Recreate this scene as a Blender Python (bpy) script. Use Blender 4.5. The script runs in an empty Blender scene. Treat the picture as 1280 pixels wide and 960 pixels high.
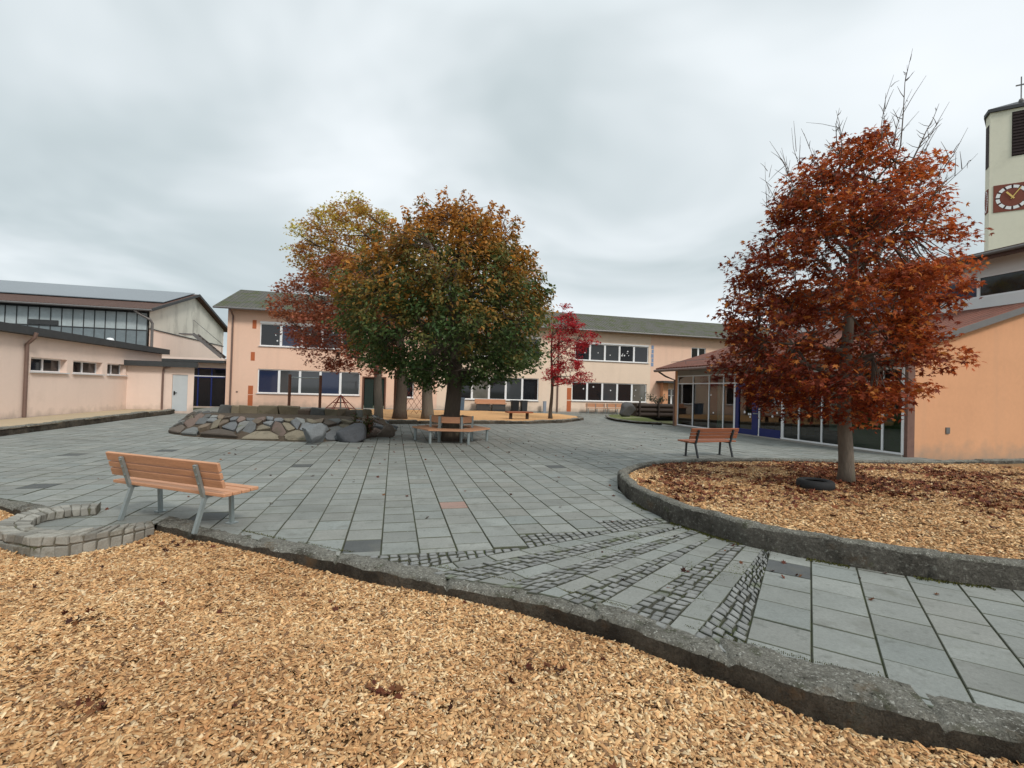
import bpy, bmesh, math, random
import numpy as np
from mathutils import Vector, Matrix, noise
R = math.radians
rnd = random.Random(7)
nr = np.random.default_rng(11)
S = bpy.context.scene
COL = S.collection

# ------------------------------------------------------------------ camera
cam = bpy.data.cameras.new('camera'); camo = bpy.data.objects.new('camera', cam); COL.objects.link(camo)
cam.sensor_width = 36; cam.lens = 590 / 1280 * 36; cam.clip_end = 2000; cam.clip_start = .05
camo.matrix_world = (Matrix.Translation((0, 0, 1.75)) @ Matrix.Rotation(R(90) + math.atan(8 / 590), 4, 'X')
                     @ Matrix.Rotation(math.atan(.028), 4, 'Z'))
S.camera = camo
S.render.resolution_x = 1024; S.render.resolution_y = 768
# ------------------------------------------------------------------ sky, sun, exposure
SUN_EL, SUN_AZ = 42, 138          # azimuth clockwise from +Y
W = bpy.data.worlds.new('World'); S.world = W; W.use_nodes = True
nt = W.node_tree; nt.nodes.clear()
def N(t, tree=None, **kw):
    n = (tree or nt).nodes.new(t)
    for k, v in kw.items(): setattr(n, k, v)
    return n
def math_node(tree, op, a, b=None, clamp=False):
    n = tree.nodes.new('ShaderNodeMath'); n.operation = op; n.use_clamp = clamp
    for i, q in enumerate((a, b)):
        if q is None: continue
        if isinstance(q, (int, float)): n.inputs[i].default_value = q
        else: tree.links.new(q, n.inputs[i])
    return n.outputs[0]
def ramp(tree, fac, stops):
    n = tree.nodes.new('ShaderNodeValToRGB')
    el = n.color_ramp.elements
    while len(el) > 1: el.remove(el[0])
    el[0].position = stops[0][0]; el[0].color = tuple(stops[0][1]) + (1,)
    for p, c in stops[1:]:
        e = el.new(p); e.color = tuple(c) + (1,)
    tree.links.new(fac, n.inputs[0]); return n.outputs[0]
out = N('ShaderNodeOutputWorld'); tc = N('ShaderNodeTexCoord')
sep = N('ShaderNodeSeparateXYZ'); nt.links.new(tc.outputs['Generated'], sep.inputs[0])
zc = math_node(nt, 'MAXIMUM', sep.outputs[2], 0.0)
den = math_node(nt, 'ADD', zc, .22)
cx = math_node(nt, 'DIVIDE', sep.outputs[0], den); cy = math_node(nt, 'DIVIDE', sep.outputs[1], den)
comb = N('ShaderNodeCombineXYZ'); nt.links.new(cx, comb.inputs[0]); nt.links.new(cy, comb.inputs[1])
comb.inputs[2].default_value = 3.7
n1 = N('ShaderNodeTexNoise'); n1.inputs['Scale'].default_value = .85; n1.inputs['Detail'].default_value = 4; n1.inputs['Roughness'].default_value = .48; n1.inputs['Distortion'].default_value = .7
nt.links.new(comb.outputs[0], n1.inputs['Vector'])
# broad brightness: paler to the right and near the horizon
hz = math_node(nt, 'SUBTRACT', 1.0, zc)
hz4 = math_node(nt, 'POWER', hz, 5.0)
rt = math_node(nt, 'MULTIPLY', sep.outputs[0], .13)
val = math_node(nt, 'ADD', math_node(nt, 'ADD', math_node(nt, 'MULTIPLY', n1.outputs[0], 1.35), -.175), math_node(nt, 'ADD', rt, math_node(nt, 'MULTIPLY', hz4, .24)))
ccol = ramp(nt, val, [(.30, (.375, .435, .455)), (.46, (.465, .525, .545)), (.58, (.56, .612, .635)), (.72, (.67, .715, .74)), (.92, (.755, .79, .82))])
zen = math_node(nt, 'ADD', 1.0, math_node(nt, 'MULTIPLY', math_node(nt, 'SUBTRACT', zc, .62, True), 3.0))
sky = N('ShaderNodeTexSky'); sky.sky_type = 'NISHITA'; sky.sun_disc = False
sky.sun_elevation = R(SUN_EL); sky.sun_rotation = R(SUN_AZ)
bg1 = N('ShaderNodeBackground'); bg1.inputs[1].default_value = .05; nt.links.new(sky.outputs[0], bg1.inputs[0])
bg2 = N('ShaderNodeBackground'); nt.links.new(ccol, bg2.inputs[0]); nt.links.new(math_node(nt, 'MULTIPLY', zen, 1.0), bg2.inputs[1])
mx = N('ShaderNodeMixShader'); mx.inputs[0].default_value = .93
nt.links.new(bg1.outputs[0], mx.inputs[1]); nt.links.new(bg2.outputs[0], mx.inputs[2]); nt.links.new(mx.outputs[0], out.inputs[0])
sl = bpy.data.lights.new('sun', 'SUN'); sl.energy = 1.5; sl.angle = R(12); sl.color = (1, .95, .88)
so = bpy.data.objects.new('sun', sl); COL.objects.link(so)
sd = Vector((math.sin(R(SUN_AZ)) * math.cos(R(SUN_EL)), math.cos(R(SUN_AZ)) * math.cos(R(SUN_EL)), math.sin(R(SUN_EL))))
so.rotation_euler = sd.to_track_quat('Z', 'Y').to_euler(); so.location = (20, -20, 30)
S.view_settings.view_transform = 'Standard'; S.view_settings.look = 'None'; S.view_settings.exposure = 0.46; S.view_settings.gamma = 1
S.render.engine = 'CYCLES'

# ------------------------------------------------------------------ helpers
def tag(o, label=None, cat=None, group=None, kind=None):
    if label: o['label'] = label
    if cat: o['category'] = cat
    if group: o['group'] = group
    if kind: o['kind'] = kind
    return o
def thing(name, label, cat, loc=(0, 0, 0), rz=0, group=None):
    o = bpy.data.objects.new(name, None); COL.objects.link(o); o.empty_display_size = .2
    o.location = loc; o.rotation_euler = (0, 0, rz)
    return tag(o, label, cat, group)
def dup(root, loc, rz, label, group=None):
    r = root.copy(); COL.objects.link(r); r.location = loc; r.rotation_euler = (0, 0, rz); r['label'] = label
    if group: r['group'] = group
    for ch in list(root.children):
        c = ch.copy(); COL.objects.link(c); c.parent = r
        for g in list(ch.children):
            d = g.copy(); COL.objects.link(d); d.parent = c
    return r
class MB:
    def __init__(s, M=None): s.v = []; s.f = []; s.m = []; s.c = []; s.M = M; s.mi = 0; s.col = None
    def pt(s, p):
        p = Vector(p); s.v.append(tuple(s.M @ p) if s.M else tuple(p)); return len(s.v) - 1
    def face(s, pts):
        s.f.append([s.pt(p) for p in pts]); s.m.append(s.mi); s.c.append(s.col)
    def fi(s, idx): s.f.append(list(idx)); s.m.append(s.mi); s.c.append(s.col)
    def box(s, x0, x1, y0, y1, z0, z1, T=None):
        P = [(x0, y0, z0), (x1, y0, z0), (x1, y1, z0), (x0, y1, z0), (x0, y0, z1), (x1, y0, z1), (x1, y1, z1), (x0, y1, z1)]
        if T: P = [T @ Vector(p) for p in P]
        i = [s.pt(p) for p in P]
        for q in ((3, 2, 1, 0), (4, 5, 6, 7), (0, 1, 5, 4), (1, 2, 6, 5), (2, 3, 7, 6), (3, 0, 4, 7)): s.fi([i[k] for k in q])
    def bar(s, a, b, w, h, up=(0, 0, 1)):
        a = Vector(a); b = Vector(b); d = (b - a); L = d.length; d.normalize(); u = Vector(up)
        x = d.cross(u)
        if x.length < 1e-4: x = Vector((1, 0, 0))
        x.normalize(); u = x.cross(d)
        T = Matrix((x, d, u)).transposed().to_4x4(); T.translation = a
        s.box(-w / 2, w / 2, 0, L, -h / 2, h / 2, T)
    def prism(s, poly, z0, z1):
        b = [s.pt((p[0], p[1], z0)) for p in poly]; t = [s.pt((p[0], p[1], z1)) for p in poly]; n = len(poly)
        s.fi(t); s.fi(b[::-1])
        for i in range(n): s.fi((b[i], b[(i + 1) % n], t[(i + 1) % n], t[i]))
    def tube(s, pts, rad, n=8, cap=True):
        pts = [Vector(p) for p in pts]; rings = []
        if isinstance(rad, (int, float)): rad = [rad] * len(pts)
        px = None
        for i, p in enumerate(pts):
            d = (pts[min(i + 1, len(pts) - 1)] - pts[max(i - 1, 0)])
            if d.length < 1e-6: d = Vector((0, 0, 1))
            d.normalize()
            if px is None:
                px = d.orthogonal().normalized()
            else:
                px = (px - d * px.dot(d))
                px = px.normalized() if px.length > 1e-5 else d.orthogonal().normalized()
            y = d.cross(px)
            rings.append([s.pt(p + (px * math.cos(2 * math.pi * k / n) + y * math.sin(2 * math.pi * k / n)) * rad[i]) for k in range(n)])
        for a, b in zip(rings, rings[1:]):
            for k in range(n): s.fi((a[k], a[(k + 1) % n], b[(k + 1) % n], b[k]))
        if cap: s.fi(rings[0][::-1]); s.fi(rings[-1])
    def lathe(s, prof, n=24, c=(0, 0, 0)):
        rings = [[s.pt((c[0] + r * math.cos(2 * math.pi * k / n), c[1] + r * math.sin(2 * math.pi * k / n), c[2] + z)) for k in range(n)] for r, z in prof]
        for a, b in zip(rings, rings[1:]):
            for k in range(n): s.fi((a[k], a[(k + 1) % n], b[(k + 1) % n], b[k]))
        return rings
    def build(s, name, mats, parent=None, smooth=False, bevel=0, kind=None):
        me = bpy.data.meshes.new(name); me.from_pydata(s.v, [], s.f); me.validate()
        if not isinstance(mats, (list, tuple)): mats = [mats]
        for m in mats: me.materials.append(m)
        if len(mats) > 1 and len(me.polygons) == len(s.m): me.polygons.foreach_set('material_index', s.m)
        if any(c is not None for c in s.c) and len(me.polygons) == len(s.c):
            a = me.attributes.new('col', 'FLOAT_COLOR', 'FACE')
            a.data.foreach_set('color', np.array([(tuple(c) if c is not None else (1, 1, 1)) + (1,) for c in s.c], dtype=np.float32).ravel())
        if smooth: me.polygons.foreach_set('use_smooth', [True] * len(me.polygons))
        o = bpy.data.objects.new(name, me); COL.objects.link(o); o.parent = parent
        if bevel:
            b = o.modifiers.new('bevel', 'BEVEL'); b.width = bevel; b.segments = 2; b.limit_method = 'ANGLE'; b.angle_limit = R(40)
        if kind: o['kind'] = kind
        return o

def mat(name, base, rough=.85, var=None, bump=None, metal=0, spec=.3, dirt=None, attr=False, trans=0, coord='Object', stretch=None, streak=0):
    """procedural surface: base colour, soft noise variation (scale, amount), bump (scale, strength, distance), dirt = (scale, colour, threshold)"""
    m = bpy.data.materials.new(name); m.use_nodes = True; t = m.node_tree; L = t.links
    b = t.nodes['Principled BSDF']; b.inputs['Roughness'].default_value = rough; b.inputs['Metallic'].default_value = metal
    b.inputs['Specular IOR Level'].default_value = spec
    tcn = t.nodes.new('ShaderNodeTexCoord'); co = tcn.outputs[coord]
    if stretch:
        mp = t.nodes.new('ShaderNodeMapping'); mp.inputs['Scale'].default_value = stretch; L.new(co, mp.inputs[0]); co = mp.outputs[0]
    def noise_(scale, detail=4, rough_=.6):
        n = t.nodes.new('ShaderNodeTexNoise'); n.inputs['Scale'].default_value = scale; n.inputs['Detail'].default_value = detail
        n.inputs['Roughness'].default_value = rough_; L.new(co, n.inputs['Vector']); return n.outputs[0]
    if attr:
        a = t.nodes.new('ShaderNodeAttribute'); a.attribute_name = 'col'; cur = a.outputs['Color']
    else:
        rgb = t.nodes.new('ShaderNodeRGB'); rgb.outputs[0].default_value = tuple(base) + (1,); cur = rgb.outputs[0]
    if var:
        vs = var if isinstance(var[0], (tuple, list)) else [var]
        for sc, am in vs:
            f = math_node(t, 'ADD', math_node(t, 'MULTIPLY', math_node(t, 'SUBTRACT', noise_(sc), .5), 2.6 * am), 1.0)
            mm = t.nodes.new('ShaderNodeVectorMath'); mm.operation = 'SCALE'; L.new(cur, mm.inputs[0]); L.new(f, mm.inputs['Scale']); cur = mm.outputs[0]
    if dirt:
        for sc, colr, th, wd, am in dirt:
            f = math_node(t, 'MULTIPLY', math_node(t, 'DIVIDE', math_node(t, 'SUBTRACT', noise_(sc, 6, .65), th), wd, True), am, True)
            mxn = t.nodes.new('ShaderNodeMix'); mxn.data_type = 'RGBA'
            L.new(f, mxn.inputs[0]); L.new(cur, mxn.inputs[6]); mxn.inputs[7].default_value = tuple(colr) + (1,); cur = mxn.outputs[2]
    if streak:
        def nz(scl, sc, det=5):
            mp = t.nodes.new('ShaderNodeMapping'); mp.inputs['Scale'].default_value = scl; L.new(tcn.outputs['Object'], mp.inputs[0])
            n = t.nodes.new('ShaderNodeTexNoise'); n.inputs['Scale'].default_value = sc; n.inputs['Detail'].default_value = det; L.new(mp.outputs[0], n.inputs['Vector']); return n.outputs[0]
        f1 = math_node(t, 'MULTIPLY', math_node(t, 'DIVIDE', math_node(t, 'SUBTRACT', nz((1, 1, .06), 2.2), .52), .2, True), streak)
        sp_ = t.nodes.new('ShaderNodeSeparateXYZ'); L.new(tcn.outputs['Object'], sp_.inputs[0])
        ft = math_node(t, 'MULTIPLY', math_node(t, 'SUBTRACT', math_node(t, 'MULTIPLY', nz((1, 1, 1), 2.5), 1.1), math_node(t, 'MULTIPLY', sp_.outputs[2], 1.1), True), .9)
        for f_ in (f1, ft):
            mxn = t.nodes.new('ShaderNodeMix'); mxn.data_type = 'RGBA'; L.new(f_, mxn.inputs[0]); L.new(cur, mxn.inputs[6]); mxn.inputs[7].default_value = (.30, .24, .19, 1); cur = mxn.outputs[2]
    L.new(cur, b.inputs['Base Color'])
    if bump:
        bs = bump if isinstance(bump[0], (tuple, list)) else [bump]
        prev = None
        for sc, st, di in bs:
            bn = t.nodes.new('ShaderNodeBump'); bn.inputs['Strength'].default_value = st; bn.inputs['Distance'].default_value = di
            L.new(noise_(sc, 6, .65), bn.inputs['Height'])
            if prev: L.new(prev, bn.inputs['Normal'])
            prev = bn.outputs[0]
        L.new(prev, b.inputs['Normal'])
    if trans:
        tr = t.nodes.new('ShaderNodeBsdfTranslucent'); L.new(cur, tr.inputs[0]); ms = t.nodes.new('ShaderNodeMixShader'); ms.inputs[0].default_value = trans
        L.new(b.outputs[0], ms.inputs[1]); L.new(tr.outputs[0], ms.inputs[2]); L.new(ms.outputs[0], t.nodes['Material Output'].inputs[0])
    return m
def glass_mat(name, tint=(.75, .8, .8), f0=.05):
    m = bpy.data.materials.new(name); m.use_nodes = True; t = m.node_tree; t.nodes.clear(); L = t.links
    o = t.nodes.new('ShaderNodeOutputMaterial'); tr = t.nodes.new('ShaderNodeBsdfTransparent'); tr.inputs[0].default_value = tint + (1,)
    g = t.nodes.new('ShaderNodeBsdfGlossy'); g.inputs['Roughness'].default_value = .015
    fr = t.nodes.new('ShaderNodeFresnel'); fr.inputs[0].default_value = 1.95
    ms = t.nodes.new('ShaderNodeMixShader'); L.new(fr.outputs[0], ms.inputs[0]); L.new(tr.outputs[0], ms.inputs[1]); L.new(g.outputs[0], ms.inputs[2]); L.new(ms.outputs[0], o.inputs[0])
    return m
M_ = {}
M_['peach'] = mat('peach_render', (.82, .555, .42), .9, [(.35, .06), (6, .03)], (45, .5, .012), dirt=[(.9, (.58, .40, .30), .56, .3, .35)], streak=.08)
M_['cream'] = mat('cream_render', (.81, .645, .51), .9, [(.35, .06), (6, .03)], (45, .5, .012), dirt=[(.9, (.58, .45, .36), .56, .3, .35)], streak=.08)
M_['pinkish'] = mat('pale_pink_render', (.80, .64, .55), .9, [(.5, .05), (6, .03)], (45, .5, .012), dirt=[(.8, (.52, .40, .33), .58, .3, .4)], streak=.05)
M_['orange'] = mat('orange_render', (.68, .345, .19), .9, [(.5, .08), (7, .05)], (50, .3, .01), dirt=[(1.2, (.5, .27, .15), .55, .3, .3)], streak=.08)
M_['dirtywhite'] = mat('weathered_white_render', (.62, .60, .53), .9, [(.6, .1)], (40, .3, .01), dirt=[(.5, (.22, .21, .18), .50, .22, .75)], stretch=(1, 1, .6))
M_['accent'] = mat('terracotta_panel', (.46, .13, .05), .8, (8, .1))
M_['bluepanel'] = mat('blue_grey_panel', (.22, .30, .45), .7, (8, .1))
M_['white'] = mat('white_window_plastic', (.82, .83, .84), .4, (5, .04))
M_['sill'] = mat('pale_sill_metal', (.62, .63, .64), .4, (5, .05))
M_['pane'] = mat('dark_window_glass', (.012, .013, .016), .04, spec=.6)
M_['paneblue'] = mat('window_glass_blue_blind_and_sky', (.02, .03, .07), .05, spec=.6)  # blue of the blinds; also paints a sky reflection in upper panes
M_['panegrey'] = mat('window_glass_over_grey_blind', (.05, .055, .06), .05, spec=.6)
M_['panecurtain'] = mat('window_glass_over_curtain', (.13, .125, .11), .05, (1.5, .4), spec=.6)
M_['zinc'] = mat('weathered_zinc', (.16, .15, .145), .5, (4, .15), metal=.3)
M_['brownpipe'] = mat('brown_downpipe', (.17, .11, .09), .5, (4, .15))
M_['fascia'] = mat('dark_bitumen_fascia', (.05, .053, .055), .7, (5, .25))
M_['flatroof'] = mat('bitumen_roof', (.09, .09, .09), .9, (1, .2))
M_['blue'] = mat('dark_blue_paint', (.02, .032, .14), .35, (3, .1))
M_['greydoor'] = mat('pale_grey_door_paint', (.52, .56, .58), .5, (3, .06))
M_['black'] = mat('black_plastic', (.015, .015, .016), .5)
M_['soil'] = mat('dark_soil', (.075, .055, .038), 1, (6, .3), (20, .6, .05))
M_['rubber'] = mat('tyre_rubber', (.018, .018, .019), .75, (20, .2), (60, .3, .01))
M_['galv'] = mat('galvanised_steel', (.30, .34, .34), .45, (10, .15), metal=.55)
M_['darkmetal'] = mat('dark_painted_metal', (.03, .033, .035), .5, (8, .1))
M_['concrete'] = mat('concrete', (.34, .32, .29), .95, (3, .15), (30, .3, .02))
def wood(name, base, scale=1.0):
    return mat(name, base, .65, [(3, .22), (14, .2), (40, .18)], (40, .35, .004), stretch=(.6, 6, 6))
M_['wood'] = wood('bench_larch', (.50, .255, .145))
M_['woodred'] = wood('bench_red_brown_wood', (.28, .092, .042))
M_['woodold'] = wood('dark_weathered_wood', (.05, .035, .028))
M_['post'] = wood('play_post_wood', (.13, .06, .04))
def ridged(name, base, axis, freq, depth, dirt, rough=.85, spec=.25):
    m = mat(name, base, rough, [(.5, .15), (5, .12)], None, dirt=dirt, spec=spec)
    t = m.node_tree; b = t.nodes['Principled BSDF']
    tcn = t.nodes.new('ShaderNodeTexCoord'); sp = t.nodes.new('ShaderNodeSeparateXYZ'); t.links.new(tcn.outputs['Object'], sp.inputs[0])
    sn = math_node(t, 'SINE', math_node(t, 'MULTIPLY', sp.outputs[axis], freq))
    bn = t.nodes.new('ShaderNodeBump'); bn.inputs['Strength'].default_value = 1; bn.inputs['Distance'].default_value = depth
    t.links.new(sn, bn.inputs['Height']); t.links.new(bn.outputs[0], b.inputs['Normal']); return m
M_['mossroof'] = ridged('mossy_corrugated_roof', (.105, .10, .085), 0, 2 * math.pi / .3, .05, [(1.2, (.075, .085, .035), .47, .12, .85), (6, (.17, .17, .15), .6, .15, .5)])
M_['tileroof'] = ridged('red_clay_tiles', (.21, .085, .06), 1, 2 * math.pi / .25, .05, [(1.5, (.12, .065, .05), .5, .2, .7)])
M_['tileroofx'] = ridged('brown_clay_tiles', (.12, .07, .055), 0, 2 * math.pi / .25, .05, [(1.5, (.10, .06, .05), .5, .2, .7)])

def facade(mb, x0, x1, z0, z1, holes, y=0, depth=.16, skip=None):
    xs = sorted({x0, x1} | {h[0] for h in holes} | {h[1] for h in holes}); zs = sorted({z0, z1} | {h[2] for h in holes} | {h[3] for h in holes})
    xs = [x for x in xs if x0 <= x <= x1]; zs = [z for z in zs if z0 <= z <= z1]
    for a, b in zip(xs, xs[1:]):
        for c, d in zip(zs, zs[1:]):
            mxx, mzz = (a + b) / 2, (c + d) / 2
            if any(h[0] < mxx < h[1] and h[2] < mzz < h[3] for h in holes): continue
            mb.face([(a, y, c), (b, y, c), (b, y, d), (a, y, d)])
    for h in holes:
        a, b, c, d = h[:4]
        if not (x0 <= a and b <= x1): continue
        Y = y + depth
        mb.face([(a, y, c), (a, y, d), (a, Y, d), (a, Y, c)]); mb.face([(b, y, d), (b, y, c), (b, Y, c), (b, Y, d)])
        mb.face([(a, y, c), (a, Y, c), (b, Y, c), (b, y, c)]); mb.face([(a, y, d), (b, y, d), (b, Y, d), (a, Y, d)])
def window(parent, x0, x1, z0, z1, n, M=None, depth=.16, panes=None, fw=.07, mw=.16, transom=None, sill=True, y=0, decor=0, open_=None, mats=None):
    """strip window: frame mesh (part) with sub-parts pane and sill; local x along the wall, -y outwards"""
    Y = y + depth - .10
    f = MB(M); f.box(x0, x1, Y, Y + .08, z1 - fw, z1); f.box(x0, x1, Y, Y + .08, z0, z0 + fw)
    f.box(x0, x0 + fw, Y + .002, Y + .078, z0 + fw, z1 - fw); f.box(x1 - fw, x1, Y + .002, Y + .078, z0 + fw, z1 - fw)
    pitch = (x1 - x0) / n
    for k in range(1, n):
        c = x0 + k * pitch; f.box(c - mw / 2, c + mw / 2, Y + .004, Y + .076, z0 + fw, z1 - fw)
    if transom: f.box(x0 + fw, x1 - fw, Y + .006, Y + .072, transom - .03, transom + .03)
    fo = f.build('window', M_['white'], parent)
    p = MB(M); ml = [M_['pane'], M_['paneblue'], M_['panegrey'], M_['panecurtain']]
    for k in range(n):
        p.mi = (panes[k] if panes else 0)
        a = x0 + k * pitch - .0; p.face([(a, Y + .045, z0), (a + pitch, Y + .045, z0), (a + pitch, Y + .045, z1), (a, Y + .045, z1)])
    p.build('pane', ml, fo)
    if sill:
        s = MB(M); s.box(x0 - .05, x1 + .05, y - .09, y + depth - .1, z0 - .05, z0 - .003); s.build('sill', M_['sill'], fo)
    if decor:
        for k in range(decor):
            d = MB(M)
            xx = rnd.uniform(x0 + .2, x1 - .2); zz = rnd.uniform(z0 + .35, z1 - .35); q = rnd.uniform(.05, .1)
            if min(abs((xx - x0) % pitch), abs(pitch - (xx - x0) % pitch)) < .2: continue
            r6 = [(xx + q * (1 if j % 2 else .45) * math.cos(j * math.pi / 6), Y + .040, zz + q * (1 if j % 2 else .45) * math.sin(j * math.pi / 6)) for j in range(12)]
            d.face(r6); d.build('paper_star', M_['white'], fo)
    return fo
A = R(14)
U = Vector((math.cos(A), math.sin(A), 0)); V = Vector((-math.sin(A), math.cos(A), 0))
RL = Matrix.Rotation(R(90), 4, 'Z')     # wall running along +v, facing +u
RR = Matrix.Rotation(R(-90), 4, 'Z')    # wall running along -v, facing -u
def pipe(mb, pts, r=.055): mb.tube(pts, r, 8)

# ================================================================== SETTING: ground
g = MB(); g.face([(-400, -400, -.6), (400, -400, -.6), (400, 400, -.6), (-400, 400, -.6)])
tag(g.build('ground', mat('far_ground', (.09, .10, .05), 1, (.05, .3))), kind='structure')

kerb_plaza = [(-4.36, 6.14), (-3.84, 5.93), (-3.18, 5.62), (-2.68, 5.39), (-1.78, 5.03), (-1.31, 4.87), (-0.76, 4.66), (-0.09, 4.42), (0.56, 4.13), (0.97, 3.88), (1.25, 3.66), (1.7, 3.36), (2.06, 3.15), (2.42, 2.97), (2.62, 2.85), (2.98, 2.73), (4.2, 2.05), (6, .9), (9, -1.6)]
kerb_chip = [(-4.30, 5.80), (-3.58, 5.52), (-2.49, 5.03), (-1.76, 4.78), (-1.05, 4.46), (-0.7, 4.33), (-0.29, 4.21), (0.08, 4.08), (0.49, 3.88), (0.9, 3.60), (1.23, 3.33), (1.52, 3.10), (1.84, 2.86), (2.15, 2.70), (2.35, 2.62), (2.8, 2.46), (4.0, 1.75), (5.8, .6), (8.8, -1.9)]
left_kerb = [(-13, 8.6), (-10, 7.7), (-8.2, 7.1), (-7.23, 6.78), (-6.75, 6.62), (-6.29, 6.45), (-5.85, 6.2)]
u_out = [(-5.42, 6.30), (-5.80, 6.22), (-5.97, 5.86), (-5.80, 5.40), (-5.52, 5.10), (-5.29, 4.98), (-4.89, 4.87), (-4.60, 4.96), (-4.41, 5.23), (-4.28, 5.45), (-4.22, 5.66)]
u_in = [(-5.23, 6.00), (-5.42, 5.88), (-5.50, 5.72), (-5.45, 5.55), (-5.33, 5.40), (-5.18, 5.30), (-4.92, 5.22), (-4.75, 5.24), (-4.60, 5.42), (-4.50, 5.65), (-4.42, 5.86)]
mid = lambda a, b: [((p[0] + q[0]) / 2, (p[1] + q[1]) / 2) for p, q in zip(a, b)]
fore_mid = [((p[0] * .5 + q[0] * .5), (p[1] * .5 + q[1] * .5)) for p, q in zip(kerb_plaza, kerb_chip)]
umid = mid(u_out, u_in)
plaza_front = left_kerb[:-1] + [(-5.75, 6.12), (-5.5, 6.12)] + umid[2:] + fore_mid
bed_out = [(14, .2), (11, 2.0), (8.5, 3.3), (6.5, 4.0), (4.88, 4.46), (4.45, 4.58), (3.97, 4.78), (3.6, 4.98), (3.2, 5.24), (2.83, 5.55), (2.55, 5.93), (2.25, 6.45), (2.07, 7.2), (1.98, 7.9), (2.00, 8.7), (2.12, 9.25), (2.42, 9.85), (2.9, 10.45), (3.5, 10.95), (4.6, 11.36), (5.9, 11.75), (7.3, 11.9), (8.9, 12.0), (10.8, 12.32), (12.6, 12.7), (15, 13.3)]
plaza = plaza_front + [(13, -3)] + [(14.2, .0)] + bed_out[1:-1] + [(13.6, 13.2), (12.9, 14.9), (12.36, 14.85), (9.1, 27.6), (8.0, 40.9), (-21, 33.5), (-19.5, 28.6), (-17.8, 24.7), (-16.6, 20), (-15.55, 16.5), (-14.7, 13.4), (-13.6, 10)]
def inside(p, poly):
    x, y = p; c = False; n = len(poly); j = n - 1
    for i in range(n):
        xi, yi = poly[i]; xj, yj = poly[j]
        if (yi > y) != (yj > y) and x < (xj - xi) * (y - yi) / (yj - yi) + xi: c = not c
        j = i
    return c
def inside_np(P, poly):
    x, y = P[:, 0], P[:, 1]; c = np.zeros(len(P), bool); n = len(poly); j = n - 1
    for i in range(n):
        xi, yi = poly[i]; xj, yj = poly[j]
        if yi != yj:
            m = ((yi > y) != (yj > y)) & (x < (xj - xi) * (y - yi) / (yj - yi) + xi); c ^= m
        j = i
    return c
def clip(subject, cl):
    outp = list(subject); n = len(cl)
    for i in range(n):
        a, b = cl[i], cl[(i + 1) % n]; inp = outp; outp = []
        if not inp: return []
        def sd_(p): return (b[0] - a[0]) * (p[1] - a[1]) - (b[1] - a[1]) * (p[0] - a[0])
        for k in range(len(inp)):
            p, q = inp[k - 1], inp[k]; dp, dq = sd_(p), sd_(q)
            if (dp < 0) != (dq < 0):
                t = dp / (dp - dq); outp.append((p[0] + t * (q[0] - p[0]), p[1] + t * (q[1] - p[1])))
            if dq >= 0: outp.append(q)
    return outp
def area(p): return .5 * sum(p[i - 1][0] * p[i][1] - p[i][0] * p[i - 1][1] for i in range(len(p)))

# joint sand below the slabs
jm = mat('joint_sand', (.055, .052, .04), 1, (8, .3), (60, .5, .01), dirt=[(1.3, (.055, .075, .018), .5, .15, .8)])
def clipped_sheet(name, poly, zf, m, cell=.5):
    P = np.array(poly); lo, hi = P.min(0), P.max(0); w_ = MB()
    for i in range(int((hi[0] - lo[0]) / cell) + 1):
        for j in range(int((hi[1] - lo[1]) / cell) + 1):
            x, y = lo[0] + i * cell, lo[1] + j * cell; q = [(x, y), (x + cell, y), (x + cell, y + cell), (x, y + cell)]
            ins = [inside(p, poly) for p in q]; near_ = not all(ins) or bool(((P[:, 0] > x - .01) & (P[:, 0] < x + cell + .01) & (P[:, 1] > y - .01) & (P[:, 1] < y + cell + .01)).any())
            if near_: q = clip(poly, q)
            if len(q) > 2 and abs(area(q)) > 1e-5:
                if area(q) < 0: q = q[::-1]
                w_.face([(p[0], p[1], float(zf(p[0], p[1]))) for p in q])
    o = w_.build(name, m, smooth=True); o['kind'] = 'structure'; return o
clipped_sheet('paving_joints', plaza, lambda x, y: -.013, jm, .8)

slab = mat('concrete_slab', (1, 1, 1), .8, [(2.5, .16), (38, .22), (170, .24)], [(120, .5, .005), (14, .25, .006)], attr=True, spec=.35,
           dirt=[(.55, (.13, .135, .12), .50, .2, .5), (2.6, (.12, .118, .10), .56, .12, .45), (7, (.10, .105, .09), .58, .10, .55), (30, (.48, .49, .46), .685, .03, .9), (1.6, (.09, .10, .06), .60, .12, .35)])
col_main_poly = None
def tile(mb, poly, colr, z=0., cham=.006, gap=.0):
    if len(poly) < 3 or abs(area(poly)) < .004: return
    cxx = sum(p[0] for p in poly) / len(poly); cyy = sum(p[1] for p in poly) / len(poly)
    tx, ty, dz = rnd.gauss(0, .004), rnd.gauss(0, .004), rnd.gauss(0, .0014) + z
    o = [mb.pt((p[0], p[1], -.016)) for p in poly]; o2 = [mb.pt((p[0], p[1], -.004 + dz)) for p in poly]
    inn = []
    for p in poly:
        d = math.hypot(p[0] - cxx, p[1] - cyy) + 1e-6; k = max(0, 1 - cham * 1.3 / d)
        x, y = cxx + (p[0] - cxx) * k, cyy + (p[1] - cyy) * k
        inn.append(mb.pt((x, y, dz + (x - cxx) * tx + (y - cyy) * ty)))
    mb.col = colr; n = len(poly)
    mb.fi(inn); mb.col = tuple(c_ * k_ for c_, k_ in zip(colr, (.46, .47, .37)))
    for i in range(n):
        j = (i + 1) % n; mb.fi((o2[i], o2[j], inn[j], inn[i])); mb.fi((o[i], o[j], o2[j], o2[i]))
def slabcol():
    v = rnd.gauss(.212, .014); w = rnd.gauss(0, .003)
    return (v * 1.0 + w, v * 1.025, v * .94 - w * .5)
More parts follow.
